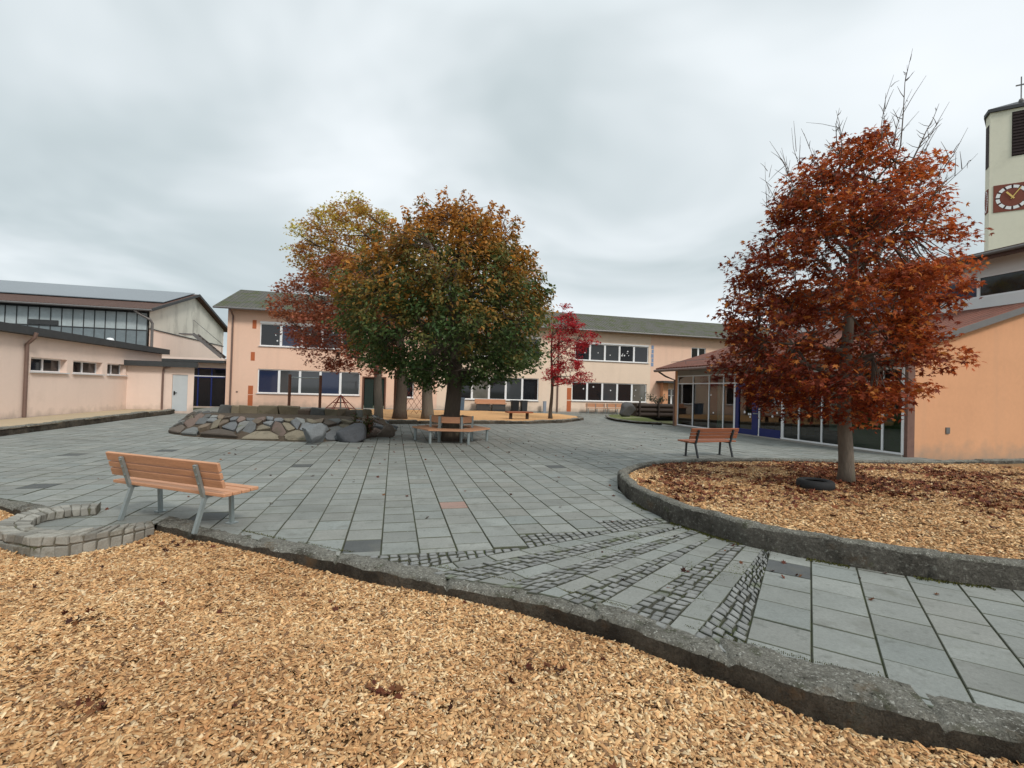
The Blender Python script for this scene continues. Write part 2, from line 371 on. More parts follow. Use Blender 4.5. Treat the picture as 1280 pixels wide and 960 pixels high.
darks = [(-4.65, 10.3), (-7.46, 7.73), (-1.56, 5.05), (1.31, 10.89), (-10.12, 10.84), (-3.9, 6.3), (-5.95, 14.0), (-8.8, 11.9)]
pinks = [(-0.87, 7.24)]
def special(poly, c):
    for q in darks:
        if inside(q, poly): return (.075, .078, .076)
    for q in pinks:
        if inside(q, poly): return (.30, .19, .155)
    return c
# fan of slab strips: near/far ends of the strips' upper and lower edges
strips = [((-.95, 4.53), (1.75, 6.22), (-.90, 4.37), (2.0, 6.17)),
          ((-.45, 4.20), (1.98, 6.02), (-.33, 4.03), (2.16, 5.98)),
          ((.12, 3.97), (2.24, 5.87), (.22, 3.83), (2.42, 5.80)),
          ((.50, 3.63), (2.44, 5.76), (.68, 3.52), (2.62, 5.62)),
          ((1.0, 3.29), (2.80, 5.575), (1.17, 3.19), (2.97, 5.50))]
strips = [tuple((Vector(p[k]) + (Vector(p[k]) - Vector(p[k - 1])).normalized() * .42)[:] if k % 2 else p[k] for k in range(4)) for p in strips]
colN, colF = Vector((1.40, 2.89, 0)), Vector((3.3, 5.90, 0))
row_s = 5.10
def uv_pt(t, s): return (U.x * t + V.x * s, U.y * t + V.y * s)
def main_lower(t):                       # where the square-laid slabs stop, in the (t,s) grid
    if t < 1.52: return 5.09
    if t < 2.72: return 5.56
    return 5.99
mainpoly = [p for p in plaza]
tm = MB()
rowoff = {}
t0 = -.083
kmin, kmax = int((-30) / .4), int(32 / .4)
for k in range(-80, 95):
    jx = rnd.gauss(0, .0015); ta, tb = t0 + k * .4 + .005 + jx, t0 + (k + 1) * .4 - .005 + jx
    off = rnd.uniform(0, .4); gj = rnd.uniform(.0045, .007)
    lim = main_lower((ta + tb) / 2) if ta > -2.6 else -99
    s_ = -6 + off
    while s_ < 42:
        sa, sb = s_ + gj + abs(rnd.gauss(0, .0012)), s_ + .4 - gj - abs(rnd.gauss(0, .0012)); s_ += .4
        if lim > 0 and sb < lim: continue
        if lim > 0 and sa < lim: sa = lim
        if lim > 0 and sb - sa < .05: continue
        q = [uv_pt(ta, sa), uv_pt(tb, sa), uv_pt(tb, sb), uv_pt(ta, sb)]
        ins = [inside(p, plaza) for p in q]
        if not any(ins): continue
        if not all(ins): q = clip(plaza, q)
        # keep the fan / right-hand field free
        cxx = sum(p[0] for p in q) / max(1, len(q)); cyy = sum(p[1] for p in q) / max(1, len(q))
        if cxx > -2.6 and lim < 0: continue
        if cxx > 2.3 and cyy < 6.0: continue
        if -9.5 < cxx < -6.5 and 16 < cyy < 20: continue
        tile(tm, q, special(q, slabcol()))
    # end
# strips
for a, b_, c, d in strips:
    a, b_, c, d = map(Vector, (a, b_, c, d)); L = ((b_ - a).length + (d - c).length) / 2; n = round(L / .42)
    o = rnd.uniform(0, .5)
    for i in range(-1, n + 1):
        f0, f1 = (i + o) / n + .004 / L, (i + 1 + o) / n - .004 / L
        f0, f1 = max(0, f0), min(1, f1)
        if f1 - f0 < .03: continue
        q = [tuple(c.lerp(d, f0)), tuple(c.lerp(d, f1)), tuple(a.lerp(b_, f1)), tuple(a.lerp(b_, f0))]
        q = clip(plaza, q)
        if q: tile(tm, q, slabcol())
# right-hand field, slabs in columns turned with the fan
cd = (colF - colN).normalized(); cr = Vector((cd.y, -cd.x, 0))
for k in range(0, 26):
    off = rnd.uniform(0, .4)
    for j in range(-12, 14):
        a0 = colN + cr * (k * .4 + .0045) + cd * (j * .4 + off + .005); a1 = a0 + cr * .391; a2 = a1 + cd * .390; a3 = a0 + cd * .390
        q = [(a0.x, a0.y), (a1.x, a1.y), (a2.x, a2.y), (a3.x, a3.y)]
        q = clip(plaza, q)
        if q and len(q) > 2:
            c_ = slabcol()
            if inside((2.98, 4.86), q) : c_ = (.085, .088, .088)
            tile(tm, q, c_)
tm.build('paving', slab, kind='structure')
# cobbles in the wedges
cobm = mat('granite_setts', (1, 1, 1), .85, [(12, .15), (90, .25)], [(70, .5, .006)], attr=True, spec=.35, dirt=[(2.2, (.07, .09, .02), .55, .12, .7)])
cm = MB()
def cobble(mb, q, h=.006):
    cxx = sum(p[0] for p in q) / 4; cyy = sum(p[1] for p in q) / 4
    v = rnd.uniform(.15, .24); mb.col = (v, v * 1.0, v * .95)
    z = rnd.gauss(.0, .003)
    o = [mb.pt((p[0], p[1], -.018)) for p in q]
    m1 = [mb.pt((cxx + (p[0] - cxx) * .9, cyy + (p[1] - cyy) * .9, h * .35 + z)) for p in q]
    m2 = [mb.pt((cxx + (p[0] - cxx) * .66, cyy + (p[1] - cyy) * .66, h + z)) for p in q]
    mb.fi(m2); cc0 = mb.col
    for i in range(4):
        j = (i + 1) % 4; mb.col = (cc0[0] * .36, cc0[1] * .37, cc0[2] * .30); mb.fi((o[i], o[j], m1[j], m1[i])); mb.col = tuple(q_ * .75 for q_ in cc0); mb.fi((m1[i], m1[j], m2[j], m2[i]))
def wedge(a, b_, c, d, s=.10):
    """a->b upper edge, c->d lower edge (near to far); rows of setts across"""
    a, b_, c, d = (Vector(p[:2]) for p in (a, b_, c, d)); L = ((b_ - a).length + (d - c).length) / 2; n = max(1, int(L / s))
    for i in range(n):
        f0, f1 = i / n, (i + 1) / n
        wv = (a.lerp(b_, (f0 + f1) / 2) - c.lerp(d, (f0 + f1) / 2)).length
        if wv < .045: continue
        m = max(1, round(wv / s)); oo = rnd.uniform(-.1, .1) / m
        for j in range(m):
            g0, g1 = j / m, (j + 1) / m
            if j: g0 += oo
            if j < m - 1: g1 += oo
            def P(f, g_):
                p = c.lerp(d, f).lerp(a.lerp(b_, f), g_); return (p.x + rnd.gauss(0, .008), p.y + rnd.gauss(0, .008))
            q = [P(f0, g0), P(f1, g0), P(f1, g1), P(f0, g1)]
            cxx = sum(p[0] for p in q) / 4; cyy = sum(p[1] for p in q) / 4
            if not inside((cxx, cyy), plaza): continue
            q = [(cxx + (p[0] - cxx) * .87, cyy + (p[1] - cyy) * .87) for p in q]
            cobble(cm, q)
for s1, s2 in zip(strips, strips[1:]): wedge(s1[2], s1[3], s2[0], s2[1])
wedge(strips[-1][2], strips[-1][3], tuple(colN), tuple(colN + cd * 3.0))
# setts between the square field and the first strip
a0, b0 = Vector(strips[0][0]), Vector(strips[0][1])
for (ts, te, s_) in ((-2.4, 1.515, 5.085), (1.515, 2.715, 5.555), (2.715, 3.9, 5.985)):
    t = ts
    while t < te - .02:
        p = Vector(uv_pt(t, s_)); q = Vector(uv_pt(t + .1, s_))
        # down to the strip line
        def drop(p):
            d = b0 - a0; n = Vector((V.x, V.y)) * -1
            det = n.x * (-d.y) + d.x * n.y
            r = a0 - p; k = (r.x * (-d.y) + d.x * r.y) / det
            return k
        k0, k1 = drop(p), drop(q)
        m = round(min(max((k0 + k1) / 2, 0), .8) / .1)
        for j in range(m):
            n = Vector((V.x, V.y)) * -1
            c4 = [p + n * (k0 * j / m), p + n * (k0 * (j + 1) / m), q + n * (k1 * (j + 1) / m), q + n * (k1 * j / m)]
            cxx = sum(v_.x for v_ in c4) / 4; cyy = sum(v_.y for v_ in c4) / 4
            if inside((cxx, cyy), plaza):
                cobble(cm, [(cxx + (v_.x - cxx) * .87 + rnd.gauss(0, .006), cyy + (v_.y - cyy) * .87 + rnd.gauss(0, .006)) for v_ in c4])
        t += .1
cm.build('cobble_paving', cobm, kind='structure')

# ================================================================== kerbs
granite = mat('rough_granite', (.205, .195, .165), .95, [(5, .25), (38, .6), (105, .65)], [(12, 1, .06), (45, 1, .03), (140, .8, .01)], spec=.2,
              dirt=[(2.6, (.055, .048, .036), .52, .14, .8), (6, (.06, .065, .03), .56, .10, .6), (50, (.46, .45, .40), .57, .06, .9), (28, (.03, .027, .02), .60, .06, .85), (3.4, (.16, .105, .055), .60, .1, .5)])
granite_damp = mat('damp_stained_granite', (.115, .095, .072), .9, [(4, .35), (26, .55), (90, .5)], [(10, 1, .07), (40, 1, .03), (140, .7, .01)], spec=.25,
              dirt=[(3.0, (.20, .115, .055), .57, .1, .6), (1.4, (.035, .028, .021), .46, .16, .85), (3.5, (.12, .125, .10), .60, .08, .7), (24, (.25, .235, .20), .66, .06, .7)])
granite_face = mat('lichen_granite_face', (.17, .155, .13), .95, [(4, .35), (26, .55), (90, .5)], [(10, 1, .07), (40, 1, .03), (140, .7, .01)], spec=.2,
              dirt=[(2.6, (.20, .12, .06), .60, .1, .5), (1.6, (.05, .043, .034), .50, .16, .8), (4, (.10, .11, .05), .60, .08, .6), (26, (.36, .35, .30), .58, .08, .85)])
def resample(pl, n):
    P = [Vector(p) for p in pl]; d = [0]
    for a, b_ in zip(P, P[1:]): d.append(d[-1] + (b_ - a).length)
    r = []; j = 0
    for i in range(n):
        x = d[-1] * i / (n - 1)
        while j < len(P) - 2 and d[j + 1] < x: j += 1
        f = (x - d[j]) / max(1e-6, d[j + 1] - d[j]); r.append(P[j].lerp(P[j + 1], min(1, f)))
    return r
def kerb(name, label, outer, inner, ztop, zo, zi, m, step=.05, rough=.02, joints=1.1, cat='kerb', seed=0, group=None, ztf=None, fm=None):
    """granite kerb swept between two edges; zo/zi = foot height on either side; grooves where two stones meet"""
    L = sum((Vector(a) - Vector(b_)).length for a, b_ in zip(outer, outer[1:])); n = int(L / step)
    O, I = resample(outer, n), resample(inner, n); mb = MB(); prev = None
    r = random.Random(seed); nextj = r.uniform(.5, joints); dist = 0; lvl = 0; shift = 0
    for i in range(n):
        if i: dist += (O[i] - O[i - 1]).length
        groove = 0
        if dist > nextj: groove = 1; nextj = dist + r.uniform(.6, 1.4) * joints; lvl = r.gauss(0, .012); shift = r.gauss(0, .012)
        o, q = O[i], I[i]; acr = (q - o).normalized(); zt = (ztf(i / (n - 1)) if ztf else ztop) + lvl - groove * .03
        sec = []
        w = (q - o).length
        prof = [(0 - .0, zo), (-.0, zo + (zt - zo) * .5), (.01, zt - .03), (.04, zt - .004), (w * .25, zt), (w * .5, zt + .004), (w * .75, zt), (w - .035, zt - .006), (w - .005, zt - .035), (w, zt + (zi - zt) * .35), (w - .005, zt + (zi - zt) * .7), (w - .01, zi)]
        ring = []
        for a, z in prof:
            p = Vector((o.x + acr.x * (a + shift), o.y + acr.y * (a + shift), z))
            nv = noise.noise_vector(p * 3.2 + Vector((seed, 0, 0))) * rough * 1.2 + noise.noise_vector(p * 11) * rough * .7 + noise.noise_vector(p * 30) * rough * .3
            p += Vector((nv.x, nv.y, nv.z * .55))
            ring.append(mb.pt(p))
        if prev:
            for k in range(len(ring) - 1):
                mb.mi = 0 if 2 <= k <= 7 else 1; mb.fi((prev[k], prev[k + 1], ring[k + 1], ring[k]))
        else: mb.fi(ring)
        prev = ring
    mb.fi(prev[::-1])
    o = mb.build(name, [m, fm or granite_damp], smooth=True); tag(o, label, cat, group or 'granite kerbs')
    bmx = bmesh.new(); bmx.from_mesh(o.data); bmesh.ops.recalc_face_normals(bmx, faces=bmx.faces[:]); bmx.to_mesh(o.data); bmx.free()
    return o
def offs(pl, w):
    P = [Vector(p) for p in pl]; r = []
    for i, p in enumerate(P):
        d = (P[min(i + 1, len(P) - 1)] - P[max(i - 1, 0)]).normalized(); r.append((p.x - d.y * w, p.y + d.x * w))
    return r
kerb('granite_kerb', 'long rough granite kerb between the paving and the wood chip pit in front', kerb_plaza, kerb_chip, .012, -.3, -.35, granite, .035, .024, 1.0, seed=3)
kerb('granite_kerb', 'low granite kerb running off behind the curved cobble wall at the pit edge', left_kerb, offs(left_kerb, -.26), .03, -.2, -.4, granite, .05, .02, 1.0, seed=9)
kerb('granite_kerb', 'raised granite kerb curving around the bed of the red maple', bed_out, offs(bed_out, -.19), .25, -.03, .02, granite, .045, .022, 1.3, seed=5, fm=granite_face)

# U-shaped cobble wall
stonem = mat('sett_wall_stone', (1, 1, 1), .95, [(9, .15), (60, .2)], [(30, .5, .015)], attr=True, spec=.2, dirt=[(5, (.10, .085, .055), .54, .12, .6)])
cw = thing('cobble_wall', 'low curved wall of square granite cobbles beside the near bench', 'wall')
sb = MB(); core = MB()
n = 60; O = resample(u_out, n); I = [o_.lerp(i_, .78) for o_, i_ in zip(O, resample(u_in, n))]
def ztop_u(f): return .105 - .07 * max(0, (f - .72) / .28) ** 1.0
for i in range(n - 1):
    f = i / (n - 1); z = ztop_u(f) - .02; z2 = ztop_u((i + 1) / (n - 1)) - .02
    for (a, b_, c, d) in (((O[i], O[i + 1], I[i + 1], I[i])),):
        cc = lambda p, q: p.lerp(q, .08)
        p0, p1, p2, p3 = cc(a, d), cc(b_, c), cc(c, b_), cc(d, a)
        k = [core.pt((p.x, p.y, zz)) for p, zz in ((p0, -.35), (p1, -.35), (p2, -.35), (p3, -.35), (p0, z), (p1, z2), (p2, z2), (p3, z))]
        core.fi((k[4], k[5], k[6], k[7])); core.fi((k[0], k[1], k[5], k[4])); core.fi((k[2], k[3], k[7], k[6]))
core.face([(O[0].x, O[0].y, -.3), (I[0].x, I[0].y, -.3), (I[0].x, I[0].y, .12), (O[0].x, O[0].y, .12)])
core.build('mortar_core', mat('mortar', (.13, .115, .09), 1, (20, .2), (60, .4, .01), dirt=[(4, (.06, .075, .02), .52, .1, .7)]), cw)
def rstone(mb, P8, cen, colr, sh=.90, jit=.008):
    P8 = [cen + (p - cen) * sh + Vector((rnd.gauss(0, jit), rnd.gauss(0, jit), rnd.gauss(0, jit * .5))) for p in P8]
    mb.col = colr; i = [mb.pt(p) for p in P8]
    for q in ((3, 2, 1, 0), (4, 5, 6, 7), (0, 1, 5, 4), (1, 2, 6, 5), (2, 3, 7, 6), (3, 0, 4, 7)): mb.fi([i[k] for k in q])
Lo = sum((a - b_).length for a, b_ in zip(O, O[1:])); ns = int(Lo / .115)
for i in range(ns):
    f0, f1 = i / ns, (i + 1) / ns
    def at(L_, f): x = f * (n - 1); k = min(n - 2, int(x)); return L_[k].lerp(L_[k + 1], x - k)
    for (g0, g1) in ((0, .5), (.5, 1)):
        for (zb, ztp) in ((-.16, -.0), (-.0, 1)) if True else ():
            za = ztop_u(f0) if ztp == 1 else ztp
            q = []
            for f, g_ in ((f0, g0), (f1, g0), (f1, g1), (f0, g1)):
                p = at(O, f).lerp(at(I, f), g_); q.append(p)
            P8 = [Vector((p.x, p.y, zb)) for p in q] + [Vector((p.x, p.y, za)) for p in q]
            v = rnd.uniform(.17, .31); rstone(sb, P8, sum(P8, Vector()) / 8, (v, v * .95, v * .83))
sb.build('cobble_stones', stonem, cw, bevel=.012)

# ================================================================== wood chips
def zpit(x, y):
    base = -.16 + .05 * np.exp(-((x + 3.6) ** 2 / 3.0)) + .055 * np.exp(-((x - 3.2) ** 2) / 1.5) + .07 * np.clip((-x - 4.2) / 1.5, 0, 1)
    return base + .035 * np.sin(x * 1.9 + y * 1.3) * np.sin(y * 2.3 - x * .7) + .012 * np.sin(x * 6.1 + 2 * y) * np.sin(5.3 * y)
nx, ny = 150, 110
gx = np.linspace(-15, 12, nx); gy = np.linspace(-5, 9.5, ny)
XX, YY = np.meshgrid(gx, gy); ZZ = zpit(XX, YY) - .012
pm = MB(); pm.v = [tuple(p) for p in np.stack([XX.ravel(), YY.ravel(), ZZ.ravel()], 1)]
far_plaza = [p for p in plaza]
for j in range(ny - 1):
    for i in range(nx - 1):
        pm.f.append([j * nx + i, j * nx + i + 1, (j + 1) * nx + i + 1, (j + 1) * nx + i]); pm.m.append(0); pm.c.append(None)
chipground = mat('packed_wood_chips', (.30, .17, .075), 1, [(1.2, .15), (40, .5), (120, .4)], [(45, 1, .03), (130, 1, .015)])
pm.build('chip_pit_floor', chipground, smooth=True, kind='structure')
def instanced(name, tv, tf, pos, rot, scl, cols, m, smooth=False):
    """many small copies of one template written into one mesh. pos (n,3) rot (n,3,3) scl (n,3)"""
    n = len(pos); k = len(tv); tv = np.asarray(tv, float)
    P = tv[None] * scl[:, None, :]; P = np.einsum('nij,nkj->nki', rot, P) + pos[:, None, :]
    me = bpy.data.meshes.new(name); me.vertices.add(n * k); me.vertices.foreach_set('co', P.astype(np.float32).ravel())
    lt = np.array([len(f) for f in tf]); flat = np.concatenate([np.array(f) for f in tf])
    idx = (flat[None] + (np.arange(n) * k)[:, None]).ravel(); tot = np.tile(lt, n); st = np.concatenate([[0], np.cumsum(tot)[:-1]])
    me.loops.add(len(idx)); me.loops.foreach_set('vertex_index', idx.astype(np.int32))
    me.polygons.add(len(tot)); me.polygons.foreach_set('loop_start', st.astype(np.int32)); me.polygons.foreach_set('loop_total', tot.astype(np.int32))
    me.update(calc_edges=True)
    a = me.attributes.new('col', 'FLOAT_COLOR', 'FACE')
    c4 = np.concatenate([cols, np.ones((n, 1))], 1); a.data.foreach_set('color', np.repeat(c4, len(tf), 0).astype(np.float32).ravel())
    me.materials.append(m)
    if smooth: me.polygons.foreach_set('use_smooth', np.ones(len(tot), bool))
    o = bpy.data.objects.new(name, me); COL.objects.link(o); return o
def eul(rx, ry, rz):
    cx_, sx = np.cos(rx), np.sin(rx); cy_, sy = np.cos(ry), np.sin(ry); cz, sz = np.cos(rz), np.sin(rz); o = np.zeros_like(cx_); e = np.ones_like(cx_)
    X = np.stack([np.stack([e, o, o], -1), np.stack([o, cx_, -sx], -1), np.stack([o, sx, cx_], -1)], -2)
    Y = np.stack([np.stack([cy_, o, sy], -1), np.stack([o, e, o], -1), np.stack([-sy, o, cy_], -1)], -2)
    Z = np.stack([np.stack([cz, -sz, o], -1), np.stack([sz, cz, o], -1), np.stack([o, o, e], -1)], -2)
    return Z @ Y @ X
chip_tv = [(-.5, -.42, -.5), (.5, -.5, -.5), (.46, .5, -.5), (-.52, .4, -.5), (-.5, -.36, .5), (.44, -.46, .5), (.5, .38, .5), (-.44, .44, .5), ]
chip_tf = [(4, 5, 6, 7), (0, 1, 5, 4), (1, 2, 6, 5), (2, 3, 7, 6), (3, 0, 4, 7), (3, 2, 1, 0)]
chipm = mat('wood_chip', (1, 1, 1), .8, [(90, .18)], None, attr=True, spec=.25)
pal = np.array([(.65, .39, .185), (.565, .33, .15), (.73, .50, .265), (.46, .245, .105), (.78, .59, .36), (.30, .165, .08), (.58, .31, .14), (.17, .095, .05)])
def chips(name, poly, zf, dens, seed, maxd=99, lift=.0, tone=1.0, pp=(.22, .2, .19, .13, .11, .08, .05, .03), size=1.0):
    r = np.random.default_rng(seed); P = np.array(poly); lo, hi = P.min(0), P.max(0)
    n = int((hi - lo).prod() * dens); q = r.uniform(lo, hi, (n, 2)); q = q[inside_np(q, poly)]
    z = zf(q[:, 0], q[:, 1]) + r.uniform(-.004, .014, len(q)) + lift; n = len(q)
    rot = eul(r.normal(0, .30, n), r.normal(0, .30, n), r.uniform(0, 6.283, n))
    ln = np.clip(r.lognormal(np.log(.030), .5, n), .010, .095) * size; scl = np.stack([ln, np.clip(ln * r.uniform(.25, .6, n), .007, .024 * size), r.uniform(.002, .006, n)], 1)
    c = pal[r.choice(len(pal), n, p=np.array(pp) / sum(pp))] * r.uniform(.72, 1.15, (n, 1)) * tone
    w1 = np.sin(q[:, 0] * 1.3 + 1.7 * np.sin(q[:, 1] * .9)) * np.sin(q[:, 1] * 1.7 + 1.3 * np.sin(q[:, 0] * 1.1 + 2)); w2 = np.sin(q[:, 0] * 4.3 + 2 * np.sin(q[:, 1] * 3.1)) * np.sin(q[:, 1] * 5.1 + 1.5 * np.sin(q[:, 0] * 2.9))
    wet = np.clip(.5 + .5 * w1 + .35 * w2 + r.normal(0, .25, n), 0, 1)[:, None]; c = c * (1 - .30 * wet * np.array([[.75, .95, 1.1]]))
    o = instanced(name, chip_tv, chip_tf, np.column_stack([q, z]), rot, scl, np.clip(c, 0, .9), chipm); o['kind'] = 'stuff'; return o
chip_edge = [(-13, 8.35), (-10, 7.45), (-8.2, 6.85), (-7.3, 6.55), (-6.3, 6.2), (-6.0, 5.95)] + u_out[3:] + kerb_chip[:16]
visible = [(-9.5, 7.3), (-8.2, 6.85), (-7.3, 6.55), (-6.3, 6.2), (-6.0, 5.95)] + u_out[3:] + kerb_chip[:17] + [(3.4, 1.2), (-3.5, 1.2), (-6.5, 3.2), (-9.5, 5.5)]
near = [(-9.9, 4.6) if False else p for p in visible]
chips('wood_chips', visible, zpit, 7000, 5, size=.92)
print('chips done')

# maple bed
bed_in = offs(bed_out, -.21)
def zbed(x, y): return .165 + .03 * np.exp(-(((x - 6.3) ** 2 + (y - 8.9) ** 2) / 3.)) + .012 * np.sin(x * 2.1) * np.sin(y * 1.7 + x)
gx = np.linspace(1.7, 16, 80); gy = np.linspace(-.5, 14, 80); XX, YY = np.meshgrid(gx, gy); ZZ = zbed(XX, YY) - .012
bedpoly = bed_in + [(16, 8)]
clipped_sheet('maple_bed_floor', bedpoly, lambda x, y: zbed(x, y) - .012, chipground, .4)
bedvis = [p for p in bed_in if p[0] < 11.3] + [(12.4, 12.4), (13.5, 10), (11, 5), (9, 3.2)]
chips('wood_chips', bedvis, zbed, 1900, 6, tone=1.06, size=1.15)

# ================================================================== leaves on the ground
leafm = mat('fallen_leaf', (1, 1, 1), .8, [(40, .2)], None, attr=True, spec=.2)
star = []
for k in range(14):
    a = 2 * math.pi * k / 14; r_ = (.5 if k % 2 == 0 else .26); star.append((r_ * math.cos(a), r_ * math.sin(a), .06 * (1 if k % 4 == 0 else -.5)))
star_tv = [(0, 0, -.03)] + star; star_tf = [(0, k + 1, (k + 1) % 14 + 1) for k in range(14)]
lpal = np.array([(.16, .045, .022), (.11, .030, .018), (.20, .07, .03), (.07, .025, .016), (.24, .10, .04)])
def leaves_ground(name, q, z, size, seed, tilt=.35, tone=1.):
    r = np.random.default_rng(seed); n = len(q)
    rot = eul(r.normal(0, tilt, n), r.normal(0, tilt, n), r.uniform(0, 6.283, n)); sc = np.clip(r.normal(size, size * .25, n), size * .5, size * 1.7)
    scl = np.stack([sc, sc * r.uniform(.6, 1, n), sc * r.uniform(.6, 2.2, n)], 1); c = lpal[r.integers(0, 5, n)] * r.uniform(.7, 1.3, (n, 1)) * tone
    o = instanced(name, star_tv, star_tf, np.column_stack([q, z]), rot, scl, c, leafm); o['kind'] = 'stuff'; return o
r = np.random.default_rng(21)
n = 90000; q = r.uniform((1.8, 3.0), (13, 12.9), (n, 2))
dtree = np.hypot((q[:, 0] - 5.9) / 1.45, q[:, 1] - 9.0)
patch = np.array([noise.noise(Vector((a * .8, b_ * .8, 1.7))) + .5 * noise.noise(Vector((a * 2.3, b_ * 2.3, 4))) for a, b_ in q])
prob = .55 * np.clip(.9 * np.exp(-(dtree / 2.1) ** 2) + .45 * np.exp(-((q[:, 1] - 10.4) / .9) ** 2) + .5 * np.exp(-((q[:, 0] - 2.6) / .5) ** 2) * (q[:, 1] > 7) + .05 * (q[:, 0] > 7.5) + .018, 0, 1) * np.clip(.55 + patch * 1.8, .03, 1) * np.clip((q[:, 1] - 6.0) / 2.6 + .25 * (q[:, 0] > 6.5), .10, 1)
q = q[(r.uniform(0, 1, n) < prob) & inside_np(q, bedvis)]
leaves_ground('fallen_leaves', q, zbed(q[:, 0], q[:, 1]) + .022, .105, 22)
q = np.concatenate([r.uniform((-8, 6), (8, 30), (170, 2)), r.normal((-2, 15), (3.5, 3), (160, 2)), r.normal((2.6, 4.9), (1.1, .45), (22, 2))]); q = q[inside_np(q, plaza)]
leaves_ground('fallen_leaves', q, np.full(len(q), .012), .065, 23, .4, .55)
q = r.uniform((-7, 2), (3, 5.8), (90, 2)); q = np.concatenate([q, r.normal((-.75, 2.95), (.06, .05), (16, 2)), r.normal((-2.4, 2.75), (.07, .05), (14, 2)), r.normal((.3, 3.3), (.08, .05), (12, 2)), r.normal((-3.2, 3.6), (.07, .05), (10, 2)), r.normal((-4.0, 5.35), (.35, .1), (26, 2)), r.normal((-1.4, 3.9), (.8, .3), (10, 2))]); q = q[inside_np(q, visible)]
leaves_ground('fallen_leaves', q, zpit(q[:, 0], q[:, 1]) + .024, .065, 24, .6, .6)
# moss and weeds at the foot of the kerb
mossm = mat('moss', (1, 1, 1), 1, [(30, .3)], None, attr=True)
def moss(name, pl, dens, wid, seed, z=0., side=1, hs=.03):
    r = np.random.default_rng(seed); P = resample(pl, int(dens)); q = []
    for i in range(len(P) - 1):
        d = (P[i + 1] - P[i]).normalized(); nn = Vector((-d.y, d.x)) * side
        if noise.noise(Vector((P[i].x * 1.4, P[i].y * 1.4, seed))) < -.05: continue
        for _ in range(5):
            t = P[i] + nn * abs(r.normal(0, wid)); q.append((t.x, t.y))
    q = np.array(q); n = len(q)
    tv = [(-.5, 0, 0), (.5, 0, 0), (.1, .2, 1)]; rot = eul(r.normal(0, .3, n), r.normal(0, .3, n), r.uniform(0, 6.28, n))
    s = r.uniform(.4, 1.2, n) * hs; c = np.array([(.055, .065, .018)]) * r.uniform(.5, 1.3, (n, 1)) + r.uniform(0, .05, (n, 1)) * np.array([[1, .6, .1]])
    o = instanced(name, tv, [(0, 1, 2)], np.column_stack([q, np.full(n, z)]), rot, np.stack([s, s, s], 1), c, mossm); o['kind'] = 'stuff'
moss('moss', bed_out[3:15], 900, .035, 31, 0, 1, .02)
moss('moss', kerb_plaza[2:14], 500, .025, 32, .0, 1, .010)

fan = [(-1.1, 4.95), (-.6, 4.55), (.2, 4.1), (1.0, 3.5), (1.5, 3.15), (3.1, 5.4), (2.6, 5.95), (2.2, 6.6), (1.5, 6.5), (.2, 5.5)]
r = np.random.default_rng(77); q = r.uniform((-1.2, 3), (3.2, 6.8), (26000, 2)); q = q[inside_np(q, fan) & inside_np(q, plaza)]
k_ = np.array([noise.noise(Vector((a * 1.6, b_ * 1.6, 9))) + .6 * noise.noise(Vector((a * 5, b_ * 5, 2))) for a, b_ in q]); q = q[k_ > .22]; n = len(q)
s_ = r.uniform(.4, 1.2, n) * .011; c = np.array([(.10, .12, .02)]) * r.uniform(.5, 1.3, (n, 1))
o = instanced('moss', [(-.5, 0, 0), (.5, 0, 0), (.1, .3, .8)], [(0, 1, 2)], np.column_stack([q, np.full(n, -.003)]), eul(r.normal(0, .4, n), r.normal(0, .4, n), r.uniform(0, 6.28, n)), np.stack([s_, s_, s_], 1), c, mossm); o['kind'] = 'stuff'

# ================================================================== MAIN SCHOOL BUILDING
mbd = thing('school_building', 'long two storey peach and cream school wing with mossy roof and white window strips', 'building', (-18.5, 34, 0), A)
H1 = [(.15, 7.2, 1.05, 2.8), (.2, 7.2, 4.47, 6.25), (7.5, 9.0, .03, 2.4), (10.2, 11.2, .97, 2.5), (14.4, 21.35, .95, 2.8), (14.4, 21.35, 4.47, 6.25), (24.3, 31.3, 1.03, 2.63), (24.5, 31.4, 4.49, 6.05), (35.7, 37.2, 4.75, 6.1), (33.2, 34.4, .6, 2.3)]
def inr(h, a, b_): return a <= h[0] and h[1] <= b_
for (a, b_, mname, mm) in ((-1.9, 13.0, 'wall', 'peach'), (13.0, 31.62, 'wall', 'cream'), (31.62, 50, 'wall', 'peach')):
    w = MB(); facade(w, a, b_, -.1, 7.02, [h for h in H1 if inr(h, a, b_)])
    if a < 0:
        w.face([(-1.9, 10, -.1), (-1.9, 0, -.1), (-1.9, 0, 7.02), (-1.9, 5, 9.1), (-1.9, 10, 7.02)])
    if b_ == 50:
        w.face([(50, 0, -.1), (50, 10, -.1), (50, 10, 7.02), (50, 5, 9.1), (50, 0, 7.02)]); w.face([(50, 10, -.1), (-1.9, 10, -.1), (-1.9, 10, 7.02), (50, 10, 7.02)])
    w.build(mname, M_[mm], mbd)
rf = MB(); sx0, sx1 = -2.6, 50.6
zt = lambda y: 9.32 - abs(y - 5) * (9.32 - 7.05) / 5.75
